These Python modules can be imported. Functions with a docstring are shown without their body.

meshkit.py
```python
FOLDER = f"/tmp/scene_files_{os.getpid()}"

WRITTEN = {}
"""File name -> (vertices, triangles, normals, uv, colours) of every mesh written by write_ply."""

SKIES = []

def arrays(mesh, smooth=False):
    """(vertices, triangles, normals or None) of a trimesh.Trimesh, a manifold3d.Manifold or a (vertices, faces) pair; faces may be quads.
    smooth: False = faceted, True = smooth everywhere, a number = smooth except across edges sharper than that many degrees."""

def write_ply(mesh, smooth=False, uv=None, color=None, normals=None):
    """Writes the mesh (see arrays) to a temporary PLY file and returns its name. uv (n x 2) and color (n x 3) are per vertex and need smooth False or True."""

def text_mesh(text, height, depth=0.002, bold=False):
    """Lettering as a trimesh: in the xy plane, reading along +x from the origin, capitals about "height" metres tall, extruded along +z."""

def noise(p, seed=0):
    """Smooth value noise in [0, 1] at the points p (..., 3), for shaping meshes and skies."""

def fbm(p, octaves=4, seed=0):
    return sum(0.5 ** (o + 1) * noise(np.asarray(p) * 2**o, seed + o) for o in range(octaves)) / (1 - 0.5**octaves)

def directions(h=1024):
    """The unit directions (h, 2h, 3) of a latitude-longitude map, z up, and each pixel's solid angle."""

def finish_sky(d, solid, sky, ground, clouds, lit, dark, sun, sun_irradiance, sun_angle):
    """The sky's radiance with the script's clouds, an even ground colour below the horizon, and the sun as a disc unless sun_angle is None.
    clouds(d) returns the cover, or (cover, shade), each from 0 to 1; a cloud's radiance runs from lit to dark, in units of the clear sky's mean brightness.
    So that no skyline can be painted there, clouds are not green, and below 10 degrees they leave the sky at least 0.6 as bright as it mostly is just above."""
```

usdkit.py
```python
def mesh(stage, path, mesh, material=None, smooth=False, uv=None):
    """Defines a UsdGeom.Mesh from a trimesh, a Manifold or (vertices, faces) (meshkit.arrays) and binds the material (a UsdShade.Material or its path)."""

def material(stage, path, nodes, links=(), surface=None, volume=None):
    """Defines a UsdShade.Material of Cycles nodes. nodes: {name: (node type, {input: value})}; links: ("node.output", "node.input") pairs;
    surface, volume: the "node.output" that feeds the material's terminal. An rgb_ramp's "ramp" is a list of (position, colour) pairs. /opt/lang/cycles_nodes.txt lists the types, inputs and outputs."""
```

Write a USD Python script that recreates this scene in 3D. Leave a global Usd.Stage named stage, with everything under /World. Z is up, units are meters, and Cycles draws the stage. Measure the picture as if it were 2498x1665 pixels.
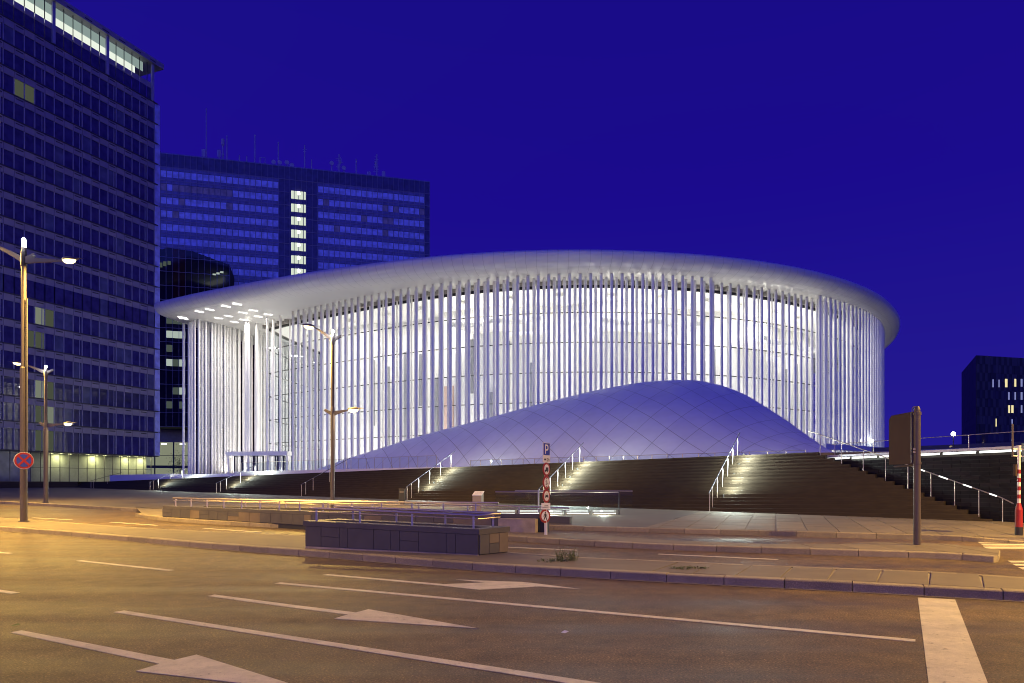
import math, random
import numpy as np, trimesh, usdkit, meshkit
import shapely
from shapely.geometry import Polygon, LineString, Point, box as sbox
from shapely import affinity
from scipy.interpolate import PchipInterpolator, CubicSpline, LinearNDInterpolator
from pxr import Usd, UsdGeom, UsdLux, UsdShade, Gf, Vt

rng = random.Random(7)
stage = Usd.Stage.CreateInMemory()
UsdGeom.SetStageUpAxis(stage, 'Z')
UsdGeom.Xform.Define(stage, '/World')
# ------------------------------------------------------------------ camera, sky, exposure
F, CX, YH, EYE = 1800.0, 1249.0, 1183.0, 1.75
cam = UsdGeom.Camera.Define(stage, '/World/camera')
cam.CreateHorizontalApertureAttr(36.0)
cam.CreateFocalLengthAttr(36.0 * F / 2498)
cam.CreateVerticalApertureOffsetAttr((YH - 832.5) / 2498 * 36)
cam.CreateExposureAttr(2.7)
x_ = UsdGeom.Xformable(cam)
x_.AddTranslateOp().Set((0, 0, EYE))
x_.AddRotateXOp().Set(90)
sky_mat = usdkit.material(stage, '/World/Looks/sky', {
    's': ('sky_texture', {'sky_type': 'single_scattering', 'sun_disc': False, 'sun_elevation': math.radians(-6.0), 'sun_rotation': math.radians(195)}),
    'd': ('mix', {'mix_type': 'multiply', 'fac': 1.0, 'color2': (5.5, 7.0, 37.)}),
    'g': ('geometry', {}), 'z': ('separate_xyz', {}), 'r': ('rgb_ramp', {'ramp': [(0., (.019, .0125, .282)), (.14, (.0165, .0090, .282)), (.35, (.0105, .0034, .274)), (.7, (.004, .0006, .228)), (1., (.005, .0008, .215))]}),
    'a': ('mix', {'mix_type': 'add', 'fac': 1.0}),   # the deep blue of late dusk, paler towards the horizon, over the last glow in the west
    'b': ('background_shader', {'strength': 0.15})},
    [('s.color', 'd.color1'), ('g.position', 'z.vector'), ('z.z', 'r.fac'), ('r.color', 'a.color1'), ('d.color', 'a.color2'), ('a.color', 'b.color')], surface='b.background')
dome = UsdLux.DomeLight.Define(stage, '/World/sky')
dome.GetPrim().SetCustomDataByKey('kind', 'structure')
UsdShade.MaterialBindingAPI.Apply(dome.GetPrim()).Bind(sky_mat)

# ------------------------------------------------------------------ helpers
counts = {}
def numbered(parent, name):
    k = (parent, name)
    counts[k] = counts.get(k, -1) + 1
    return f'{parent}/{name}' + (f'_{counts[k]:03d}' if counts[k] else '')

def tag(p, label=None, cat=None, group=None, kind=None):
    for k, v in (('label', label), ('category', cat), ('group', group), ('kind', kind)):
        if v: p.SetCustomDataByKey(k, v)
    return p

class T:
    """a thing (or a mesh that may carry children) with a path and its origin in the world"""
    def __init__(s, path, loc=(0, 0, 0)): s.path, s.loc = path, np.array(loc, float)
    @property
    def prim(s): return stage.GetPrimAtPath(s.path)

def thing(name, label=None, cat=None, loc=(0, 0, 0), group=None, kind=None):
    path = numbered('/World', name)
    xf = UsdGeom.Xform.Define(stage, path)
    if any(loc): xf.AddTranslateOp().Set(tuple(map(float, loc)))
    tag(xf.GetPrim(), label, cat, group, kind)
    return T(path, loc)

def put(parent, name, mesh, mat, smooth=False, normals=None, label=None, cat=None, group=None, kind=None):
    base = parent.path if parent else '/World'
    loc = parent.loc if parent else np.zeros(3)
    if isinstance(mesh, MB): mesh = mesh.done()
    if isinstance(mesh, trimesh.Trimesh): mesh = (np.array(mesh.vertices), np.array(mesh.faces))
    v, f = np.asarray(mesh[0], float) - loc, np.asarray(mesh[1], int)
    path = numbered(base, name)
    m = usdkit.mesh(stage, path, (v, f), mat, smooth)
    if normals is not None:
        m.CreateNormalsAttr(Vt.Vec3fArray.FromNumpy(np.asarray(normals, np.float32)))
        m.SetNormalsInterpolation('vertex')
    tag(m.GetPrim(), label, cat, group, kind)
    return T(path, loc)

def unit(v):
    v = np.asarray(v, float)
    return v / (np.linalg.norm(v) + 1e-12)

class MB:
    def __init__(s): s.v, s.f, s.n = [], [], 0
    def add(s, v, f):
        v, f = np.asarray(v, float), np.asarray(f, int)
        if f.shape[1] == 4: f = np.vstack([f[:, [0, 1, 2]], f[:, [0, 2, 3]]])
        s.v.append(v); s.f.append(f + s.n); s.n += len(v); return s
    def tm(s, m): return s.add(m.vertices, m.faces)
    def hexa(s, p):
        """8 corners: bottom 0-3 counter-clockwise from above, top 4-7"""
        return s.add(p, [[3, 2, 1, 0], [4, 5, 6, 7], [0, 1, 5, 4], [1, 2, 6, 5], [2, 3, 7, 6], [3, 0, 4, 7]])
    def box(s, c, size, ax=None, ch=0):
        """centre, full sizes along axes ax (rows; default world)"""
        A = np.eye(3) if ax is None else np.array([unit(a) for a in ax])
        h = np.array(size, float) / 2
        if ch:
            q = []
            for z in (-1, 1):
                for k in (1, 0) if z < 0 else (0, 1):
                    i = ch * k
                    zz = z * (h[2] - (0 if k == 0 else ch) if k == 0 else h[2]) if False else (z * (h[2] - ch) if k == 0 else z * h[2])
                    a, b = h[0] - i, h[1] - i
                    q += [(-a, -b, zz), (a, -b, zz), (a, b, zz), (-a, b, zz)]
            q = np.array(q); fs = [[3, 2, 1, 0], [12, 13, 14, 15]]
            for r in range(3):
                for k in range(4):
                    fs.append([r * 4 + k, r * 4 + (k + 1) % 4, r * 4 + 4 + (k + 1) % 4, r * 4 + 4 + k])
            return s.add(q @ A + np.array(c, float), fs)
        q = np.array([(-1, -1, -1), (1, -1, -1), (1, 1, -1), (-1, 1, -1), (-1, -1, 1), (1, -1, 1), (1, 1, 1), (-1, 1, 1)]) * h
        return s.hexa(q @ A + np.array(c, float))
    def slab(s, a, b, z0, z1, t, side=0.0):
        """vertical slab along the plan segment a-b, thickness t, centred (side 0) or to the left (+1) / right (-1) of it"""
        a, b = np.array(a[:2], float), np.array(b[:2], float)
        d = unit(b - a); n = np.array([-d[1], d[0]]) * t
        o = -n / 2 if side == 0 else (np.zeros(2) if side > 0 else -n)
        z0a, z0b = (z0 if np.ndim(z0) else (z0, z0)); z1a, z1b = (z1 if np.ndim(z1) else (z1, z1))
        P = [a + o, b + o, b + o + n, a + o + n]
        zz0, zz1 = [z0a, z0b, z0b, z0a], [z1a, z1b, z1b, z1a]
        return s.hexa(np.array([(*p, z) for p, z in zip(P, zz0)] + [(*p, z) for p, z in zip(P, zz1)]))
    def tube(s, pts, r, n=8, cap=True):
        pts = np.array(pts, float); m = len(pts)
        r = np.broadcast_to(np.asarray(r, float), (m,))
        t = np.gradient(pts, axis=0) if m > 2 else np.repeat([pts[1] - pts[0]], 2, 0)
        t = t / (np.linalg.norm(t, axis=1, keepdims=True) + 1e-12)
        ref = np.array([0, 0, 1.0]) if abs(t[:, 2]).mean() < .8 else np.array([1.0, 0, 0])
        a = np.cross(t, ref); a /= np.linalg.norm(a, axis=1, keepdims=True) + 1e-12
        b = np.cross(t, a); th = np.arange(n) * 2 * math.pi / n
        v = pts[:, None] + r[:, None, None] * (np.cos(th)[None, :, None] * a[:, None] + np.sin(th)[None, :, None] * b[:, None])
        i, j = np.meshgrid(np.arange(m - 1), np.arange(n), indexing='ij')
        q = np.stack([i * n + j, i * n + (j + 1) % n, (i + 1) * n + (j + 1) % n, (i + 1) * n + j], -1).reshape(-1, 4)
        v = v.reshape(-1, 3); f = np.vstack([q[:, [0, 1, 2]], q[:, [0, 2, 3]]])
        if cap:
            v = np.vstack([v, pts[0], pts[-1]]); k = np.arange(n)
            f = np.vstack([f, np.stack([np.full(n, m * n), (k + 1) % n, k], 1), np.stack([np.full(n, m * n + 1), (m - 1) * n + k, (m - 1) * n + (k + 1) % n], 1)])
        return s.add(v, f[:, ::-1])
    def cyl(s, p, r, h, n=12): return s.tube([p, (p[0], p[1], p[2] + h)], r, n)
    def lathe(s, p, prof, n=16):
        """profile [(r, z)] turned about the vertical through p"""
        return s.tube([(p[0], p[1], p[2] + z) for _, z in prof], [r for r, _ in prof], n)
    def done(s): return np.vstack(s.v), np.vstack(s.f)

def at(px, py, d): return np.array([(px - CX) * d / F, d, EYE + (YH - py) * d / F])
KS, D0, D1 = 0.0155, 15.0, 115.0
def gz(d): return KS * (min(max(d, D0), D1) - D0)
def gr(px, py, o=0.0):
    """the point of the gently rising ground (plus o) seen at this place of the survey picture"""
    s = (py - YH) / F
    d = (EYE - o) / s
    if d > D0: d = (EYE - o + KS * D0) / (s + KS)
    return np.array([(px - CX) * d / F, d, gz(d) + o])
def g2(px, py, o=0.0): return tuple(gr(px, py, o)[:2])

def polys(g):
    if g.is_empty: return []
    return [p for p in getattr(g, 'geoms', [g]) if p.geom_type == 'Polygon' and p.area > 1e-5]
def tri(p):
    v, f = trimesh.creation.triangulate_polygon(shapely.geometry.polygon.orient(p), engine='earcut')
    a = np.cross(v[f[:, 1]] - v[f[:, 0]], v[f[:, 2]] - v[f[:, 0]])
    f[a < 0] = f[a < 0][:, ::-1]
    return v, f
def sheet(mb, poly, off, zf=None):
    """a polygon laid on the ground (split where the ground bends)"""
    for lo, hi in ((-300, D0), (D0, D1), (D1, 2000)):
        for p in polys(poly.intersection(sbox(-3000, lo, 3000, hi))):
            v, f = tri(p)
            mb.add(np.c_[v, [(zf(x, y) if zf else gz(y)) + off for x, y in v]], f)
    return mb
def block(mb, poly, off, base=-0.3, zf=None):
    """a raised body on the ground: top sheet and side walls"""
    sheet(mb, poly, off, zf)
    for p in polys(poly):
        r = np.array(p.segmentize(6.0).exterior.coords)
        if not p.exterior.is_ccw: r = r[::-1]
        z = np.array([(zf(x, y) if zf else gz(y)) for x, y in r])
        n = len(r); v = np.vstack([np.c_[r, z + base], np.c_[r, z + off]])
        k = np.arange(n - 1)
        mb.add(v, np.stack([k, k + 1, n + k + 1, n + k], 1))
    return mb
def resample(pts, step):
    pts = np.array(pts, float); s = np.r_[0, np.cumsum(np.linalg.norm(np.diff(pts, axis=0), axis=1))]
    n = max(2, int(round(s[-1] / step)) + 1); u = np.linspace(0, s[-1], n)
    return np.stack([np.interp(u, s, pts[:, k]) for k in range(pts.shape[1])], 1)
def smoothline(pts, step=.5):
    pts = np.array(pts, float); s = np.r_[0, np.cumsum(np.linalg.norm(np.diff(pts, axis=0), axis=1))]
    u = np.arange(0, s[-1] + step * .5, step)
    return np.stack([PchipInterpolator(s, pts[:, k])(np.minimum(u, s[-1])) for k in range(pts.shape[1])], 1)

# ------------------------------------------------------------------ materials
def M(name, col, rough=.5, metal=0., var=.12, scale=2.0, bump=0., bscale=40., spec=.5, coat=0., detail=4, speck=0., stretch=None):
    n = {'g': ('geometry', {}), 'm': ('mapping', {'scale': stretch or (1, 1, 1)}), 't': ('noise_texture', {'scale': scale, 'detail': detail, 'roughness': .6}),
         'r': ('rgb_ramp', {'ramp': [(.25, tuple(c * (1 - var) for c in col)), (.75, tuple(min(1, c * (1 + var)) for c in col))]}),
         'p': ('principled_bsdf', {'roughness': rough, 'metallic': metal, 'specular_ior_level': spec, 'coat_weight': coat})}
    l = [('g.position', 'm.vector'), ('m.vector', 't.vector'), ('t.fac', 'r.fac')]
    out = 'r.color'
    if speck:
        n['w'] = ('noise_texture', {'scale': 55.0, 'detail': 2, 'roughness': .8})
        n['wr'] = ('rgb_ramp', {'ramp': [(.3, (1 - speck,) * 3), (.56, (1, 1, 1)), (.72, (1 + speck * 2.2,) * 3)]})
        n['mx'] = ('mix', {'mix_type': 'multiply', 'fac': 1.0})
        l += [('g.position', 'w.vector'), ('w.fac', 'wr.fac'), ('r.color', 'mx.color1'), ('wr.color', 'mx.color2')]
        out = 'mx.color'
    l.append((out, 'p.base_color'))
    if bump:
        n['bt'] = ('noise_texture', {'scale': bscale, 'detail': 3})
        n['b'] = ('bump', {'strength': bump, 'distance': .02})
        l += [('g.position', 'bt.vector'), ('bt.fac', 'b.height'), ('b.normal', 'p.normal')]
    return usdkit.material(stage, '/World/Looks/' + name, n, l, surface='p.BSDF')
def EM(name, col, s): return usdkit.material(stage, '/World/Looks/' + name, {'e': ('emission', {'color': col, 'strength': s})}, surface='e.emission')
def GLASS(name, tint=(.9, .93, .95), top=.75, rough=0.0):
    """a thin pane: clear, with a mirror that grows towards grazing view, the same from both sides"""
    return usdkit.material(stage, '/World/Looks/' + name, {'t': ('transparent_bsdf', {'color': tint}), 'g': ('glossy_bsdf', {'color': (.9, .95, 1), 'roughness': rough}),
        'f': ('layer_weight', {'blend': .5}), 'p': ('math', {'math_type': 'power', 'value2': 4.0}), 'q': ('math', {'math_type': 'multiply_add', 'value2': top, 'value3': .04}), 'm': ('mix_closure', {})},
        [('f.facing', 'p.value1'), ('p.value', 'q.value1'), ('q.value', 'm.fac'), ('t.BSDF', 'm.closure1'), ('g.BSDF', 'm.closure2')], surface='m.closure')

m_white = M('white_paint', (.80, .79, .77), .6, var=.03, spec=.25)
m_fascia = M('white_metal_panel', (.70, .69, .68), .32, var=.04, spec=.6)
m_soffit = M('white_soffit', (.64, .63, .61), .42, var=.03, scale=.4, spec=.6, bump=.03, bscale=.8)
m_joint = M('joint_dark', (.05, .05, .06), .8)  # plain dark tone of the backing behind the roof panels
m_seam = M('panel_seam', (.30, .29, .30), .8)
m_shell = M('shell_panel', (.68, .69, .76), .65, spec=.2, var=.05, scale=1.2)
m_shell2 = M('shell_panel_grey', (.655, .665, .735), .65, spec=.2, var=.05, scale=1.2)
m_inner = M('white_plaster', (.84, .83, .80), .7, var=.03)
m_conc = M('concrete_band', (.36, .34, .31), .75, var=.2, scale=1.5, bump=.2)
m_black = M('black_metal', (.02, .02, .022), .5)
m_steel = M('brushed_steel', (.62, .54, .42), .40, metal=1., var=.06, scale=9)
m_rail = M('dark_rail', (.10, .10, .13), .4, metal=.6, var=.05)
m_lamp = M('lamp_paint', (.10, .085, .08), .42, var=.1)
m_pole = M('pole_paint', (.085, .068, .056), .4, var=.12, scale=4, stretch=(1, 1, .3))
m_stair = M('stair_stone', (.042, .031, .020), .75, spec=.2, var=.22, scale=1.6, bump=.25, bscale=25, stretch=(1, 1, 4))
m_tile = M('black_tile', (.013, .012, .016), .8, var=.3, scale=.7, spec=.12)
m_tile2 = M('black_tile_light', (.019, .017, .022), .8, var=.3, scale=.9, spec=.12)
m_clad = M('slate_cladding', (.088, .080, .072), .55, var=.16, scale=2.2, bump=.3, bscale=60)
m_clad2 = M('slate_cladding_pale_lamplit', (.17, .13, .085), .6, var=.18, scale=2.5, bump=.3, bscale=60)  # pale slate, colour warmed for amber lamplight on the near end face
m_rough = M('raw_concrete', (.44, .36, .24), .8, var=.25, scale=3, bump=.5, bscale=22)
m_kerb = M('granite_kerb', (.34, .275, .165), .75, var=.14, scale=3, bump=.4, bscale=90, speck=.28)
m_kerb2 = M('granite_kerb_worn', (.29, .235, .14), .75, var=.18, scale=2.3, bump=.4, bscale=90, speck=.3)
m_pave = M('paving', (.185, .148, .092), .75, var=.16, scale=1.1, bump=.25, bscale=45, speck=.12)
m_pave2 = M('paving_pale', (.215, .172, .108), .75, var=.16, scale=1.5, bump=.25, bscale=45, speck=.12)
m_sand = M('joint_sand', (.34, .29, .2), .9, var=.2, scale=5)
m_ground = M('plaza_ground', (.112, .088, .058), .7, var=.2, scale=.5, bump=.2, bscale=20)
m_signw = M('sign_white', (.72, .70, .67), .4, var=.04)
m_red = M('sign_red', (.30, .018, .016), .4, var=.08)
m_blue = M('sign_blue', (.03, .05, .34), .4, var=.06)
m_ink = M('sign_black', (.02, .02, .02), .5)
m_brown = M('sign_back', (.085, .054, .034), .75, var=.08, scale=1.5, spec=.1)
m_leafg = M('weed_leaf', (.10, .13, .035), .6, var=.3, scale=12)
m_alu = M('facade_aluminium', (.42, .41, .50), .45, metal=.2, var=.08)
m_span = M('facade_spandrel', (.34, .31, .36), .5, var=.1, scale=.6)
m_ledge = M('facade_ledge', (.06, .055, .06), .5)
m_far_mull = M('far_mullion', (.32, .30, .38), .5, var=.05)
m_dark = M('dark_interior', (.012, .012, .016), .8)
def asphalt_nodes(paint=None):
    n = {'g': ('geometry', {}), 'n1': ('noise_texture', {'scale': .22, 'detail': 5, 'roughness': .65}), 'n2': ('noise_texture', {'scale': 42., 'detail': 4, 'roughness': .8}), 'n3': ('noise_texture', {'scale': 2.6, 'detail': 6, 'roughness': .7}),
         'mp': ('mapping', {'rotation': (0, 0, .50), 'scale': (.05, .95, 1)}), 'n4': ('noise_texture', {'scale': 1.0, 'detail': 3, 'roughness': .6}),
         'r1': ('rgb_ramp', {'ramp': [(.3, (.082, .053, .026)), (.7, (.125, .082, .041))]}), 'r2': ('rgb_ramp', {'ramp': [(.30, (.30, .30, .30)), (.5, (1, 1, 1)), (.60, (1.9, 1.9, 1.8)), (.68, (6., 5.6, 4.8))]}),
         'r3': ('rgb_ramp', {'ramp': [(.28, (.55, .55, .55)), (.5, (1, 1, 1)), (.72, (1.4, 1.4, 1.38))]}), 'r4': ('rgb_ramp', {'ramp': [(.3, (.70, .70, .71)), (.7, (1.25, 1.25, 1.24))]}),
         'a': ('mix', {'mix_type': 'multiply', 'fac': 1.}), 'b': ('mix', {'mix_type': 'multiply', 'fac': 1.}), 'c': ('mix', {'mix_type': 'multiply', 'fac': 1.}),
         'rr': ('map_range', {'from_min': .3, 'from_max': .7, 'to_min': .48, 'to_max': .75}), 'bp': ('bump', {'strength': .9, 'distance': .014}), 'p': ('principled_bsdf', {'specular_ior_level': .5})}
    l = [('g.position', 'n1.vector'), ('g.position', 'n2.vector'), ('g.position', 'n3.vector'), ('g.position', 'mp.vector'), ('mp.vector', 'n4.vector'), ('n1.fac', 'r1.fac'), ('n2.fac', 'r2.fac'), ('n3.fac', 'r3.fac'), ('n4.fac', 'r4.fac'),
         ('r1.color', 'a.color1'), ('r2.color', 'a.color2'), ('a.color', 'b.color1'), ('r3.color', 'b.color2'), ('b.color', 'c.color1'), ('r4.color', 'c.color2'), ('n4.fac', 'rr.value'), ('rr.result', 'p.roughness'), ('n2.fac', 'bp.height'), ('bp.normal', 'p.normal')]
    if paint:   # worn paint that lets the chippings through
        n |= {'pn': ('noise_texture', {'scale': 9., 'detail': 7, 'roughness': .75}), 'pr': ('rgb_ramp', {'ramp': [(.30, (0, 0, 0)), (.40, (.85, .85, .85)), (.7, (1, 1, 1))]}), 'pc': ('rgb_ramp', {'ramp': [(.3, tuple(c * .72 for c in paint)), (.62, paint)]}), 'mx': ('mix', {})}
        l += [('g.position', 'pn.vector'), ('pn.fac', 'pr.fac'), ('n3.fac', 'pc.fac'), ('pr.color', 'mx.fac'), ('c.color', 'mx.color1'), ('pc.color', 'mx.color2'), ('mx.color', 'p.base_color')]
    else: l.append(('c.color', 'p.base_color'))
    return n, l
asph = usdkit.material(stage, '/World/Looks/asphalt', *asphalt_nodes(), surface='p.BSDF')
m_paint = usdkit.material(stage, '/World/Looks/road_paint', *asphalt_nodes((.78, .70, .50)), surface='p.BSDF')
def facade_glass(name, col, rough=.04, spec=.9, wob=.02, ws=.35):
    """dark office glass: a dim room behind a reflecting pane that is not quite flat"""
    return usdkit.material(stage, '/World/Looks/' + name, {'g': ('geometry', {}), 'n': ('noise_texture', {'scale': ws, 'detail': 1}), 'b': ('bump', {'strength': wob * 10, 'distance': .02}),
        't': ('noise_texture', {'scale': .8, 'detail': 3}), 'r': ('rgb_ramp', {'ramp': [(.3, tuple(.7 * c for c in col)), (.7, tuple(1.3 * c for c in col))]}),
        'p': ('principled_bsdf', {'roughness': rough, 'specular_ior_level': spec})},
        [('g.position', 'n.vector'), ('n.fac', 'b.height'), ('b.normal', 'p.normal'), ('g.position', 't.vector'), ('t.fac', 'r.fac'), ('r.color', 'p.base_color')], surface='p.BSDF')
m_wglass = facade_glass('tower_glass', (.05, .045, .13), .03, .9)
m_wglass2 = facade_glass('tower_glass_blind', (.11, .12, .20), .08, .8)
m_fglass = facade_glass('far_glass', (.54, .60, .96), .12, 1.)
m_fglass2 = facade_glass('far_glass_amber', (.40, .33, .30), .12, .8)
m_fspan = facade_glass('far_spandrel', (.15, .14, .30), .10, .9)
m_fdark = facade_glass('far_core', (.07, .06, .17), .2, .5)
m_glass = GLASS('clear_glass')
m_glassrail = GLASS('balustrade_glass', (.86, .92, .93))
e_amber = EM('sodium_glow', (1., .66, .24), 1.1)
e_amber2 = EM('sodium_glow_dim', (1., .72, .36), 1.2)
e_star = EM('white_lamp_glow', (.9, .97, 1.), 3.)
e_led = EM('led_strip', (1., 1., .93), .32)
e_rail = EM('rail_lamp', (.93, 1., .90), .5)
e_win = EM('lit_window', (.90, 1., .82), .115)
e_bulb = EM('window_bulb', (1., 1., .9), .8)
e_warm = EM('warm_window', (1., .86, .45), .14)
e_down = EM('downlight_glow', (1., .98, .9), .8)

AMBER, WHITE, COOL = (1., .62, .125), (1., .94, .82), (.86, 1., .86)
def lamp(kind, name, pos, r, power, col, owner, rx=0, cone=None):
    """the light that a lamp of the scene gives"""
    l = kind.Define(stage, numbered(owner.path, name))
    l.CreateRadiusAttr(r); l.CreateIntensityAttr(power); l.CreateNormalizeAttr(True); l.CreateColorAttr(col)
    xf = UsdGeom.Xformable(l); xf.AddTranslateOp().Set(tuple(map(float, np.array(pos) - owner.loc)))
    if rx: xf.AddRotateXOp().Set(rx)
    if cone:
        sh = UsdLux.ShapingAPI.Apply(l.GetPrim()); sh.CreateShapingConeAngleAttr(cone); sh.CreateShapingConeSoftnessAttr(.5)

# ------------------------------------------------------------------ ground, roads, islands
mb = MB(); sheet(mb, sbox(-420, -60, 420, 700), -.03)
put(None, 'ground', mb, m_ground, kind='structure')
road_poly = Polygon([(-90, -25), (45, -25), (45, 12), g2(2900, 1330), g2(2287, 1318), g2(1600, 1299), g2(1326, 1291), g2(395, 1249), g2(0, 1233), g2(-400, 1214), (-90, 60)])
mb = MB(); sheet(mb, road_poly, 0.0)
put(None, 'road', mb, asph, kind='structure')

KH = .15
def kerb_line(px): return smoothline([g2(x, y, KH) for x, y in px], .25)
def stones(owner, line, length, width=.28, gap=.014, drop=.0, mats=(None,), maxn=300, side=1, seed=0):
    """kerb stones one by one along a plan line; the line is the road edge of the kerb, side=+1 puts the stone on the left of it"""
    r = random.Random(seed); s = np.r_[0, np.cumsum(np.linalg.norm(np.diff(line, axis=0), axis=1))]
    u = 0; k = 0
    while u < s[-1] - .2:
        L = min(length * r.uniform(.97, 1.03), s[-1] - u)
        us = np.linspace(u + gap / 2, u + L - gap / 2, 3)
        p = np.stack([np.interp(us, s, line[:, i]) for i in (0, 1)], 1)
        d = np.gradient(p, axis=0); d /= np.linalg.norm(d, axis=1, keepdims=True); n = np.stack([-d[:, 1], d[:, 0]], 1) * side
        dz = r.uniform(-.004, .004); h = np.array([KH * (1 - drop(x[0]) if callable(drop) else 1) for x in p]) + dz
        mb = MB(); c = .018
        prof = [(0, -.25), (0, -c), (c, 0), (width, 0), (width, -.25)]
        V = np.array([[(*(p[i] + n[i] * a), gz(p[i][1]) + h[i] + b) for a, b in prof] for i in range(3)])
        m = len(prof); fs = []
        for i in range(2):
            for j in range(m - 1): fs.append([i * m + j, i * m + j + 1, (i + 1) * m + j + 1, (i + 1) * m + j])
        v = V.reshape(-1, 3); caps = [[0, 1, 2, 3], [0, 3, 4, 4], [2 * m + 3, 2 * m + 2, 2 * m + 1, 2 * m], [2 * m + 4, 2 * m + 3, 2 * m, 2 * m]]
        f = np.array(fs + caps)
        if side < 0: f = f[:, ::-1]
        mb.add(v, f)
        put(owner, 'kerb_stone', mb, r.choice(mats))
        u += L; k += 1
        if k >= maxn: break
def inner_edge(line, w, side=1):
    d = np.gradient(line, axis=0); d /= np.linalg.norm(d, axis=1, keepdims=True)
    return line + np.stack([-d[:, 1], d[:, 0]], 1) * w * side

# island between the wide road and the ramp road
k1 = kerb_line([(-260, 1268), (0, 1284), (289, 1306), (537, 1326.5), (800, 1345), (1132, 1371), (1369, 1386), (1600, 1398.5), (2096, 1422), (2498, 1443), (2760, 1458)])
b1 = [g2(x, y, KH) for x, y in [(2760, 1424), (2498, 1407), (2306, 1395), (1982, 1382), (1600, 1366), (1408, 1357.4), (1237, 1345), (745, 1306), (384, 1289), (170, 1274), (0, 1262), (-260, 1246)]]
isl1 = T(numbered('/World', 'traffic_island')); UsdGeom.Xform.Define(stage, isl1.path)
tag(isl1.prim, kind='structure')
in1 = inner_edge(k1, .30)
slab_in = [g2(x, y, KH) for x, y in [(1600, 1368.5), (1982, 1384), (2306, 1397), (2498, 1409), (2740, 1424)]]
# where the slabs start
xs_cut = g2(1545, 1380, KH)[0]
body = Polygon([tuple(p) for p in in1] + b1).buffer(0)
mb = MB(); block(mb, body, KH - .02)
put(isl1, 'joint_bed', mb, m_sand)
cells_line = in1[in1[:, 0] > xs_cut]
cells_line = resample(cells_line, .05); s = 0; back = np.array([b for b in b1])[::-1]
bl = LineString(back)
N = len(cells_line); st = 15; kk = 0; covered = []
for i in range(0, N - st, st):
    a, b = cells_line[i], cells_line[min(i + st, N - 1)]
    d = unit(np.r_[b - a, 0])[:2]; n = np.array([-d[1], d[0]])
    quad = Polygon([a - n * .02, b - n * .02, b + n * 8 + d * .6, a + n * 8 + d * .6]).intersection(body); covered.append(quad.buffer(.012))
    for q in polys(quad.buffer(-.012, join_style=2)):
        if q.area < .05: continue
        mb = MB(); block(mb, q, KH + rng.uniform(-.003, .003), KH - .05)
        put(isl1, 'paving_slab', mb, rng.choice([m_pave, m_pave2, m_pave])); kk += 1
left_body = body.difference(shapely.union_all(covered)); left_body = shapely.union_all([p for p in polys(left_body) if p.area > 1.5])
mb = MB(); block(mb, left_body, KH - .002); put(isl1, 'island_paving', mb, m_pave)
stones(isl1, k1, 1.02, mats=(m_kerb, m_kerb2, m_kerb), seed=3)
kb = smoothline(back, .25); stones(isl1, kb, 1.02, width=.2, mats=(m_kerb, m_kerb2), side=-1, seed=5, maxn=60)

mb = MB(); sheet(mb, LineString(k1).buffer(.055).difference(Polygon([tuple(p) for p in k1] + [tuple(p) for p in inner_edge(k1, 1.)[::-1]]).buffer(0)), .005); put(isl1, 'gutter_sand', mb, m_sand)
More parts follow.
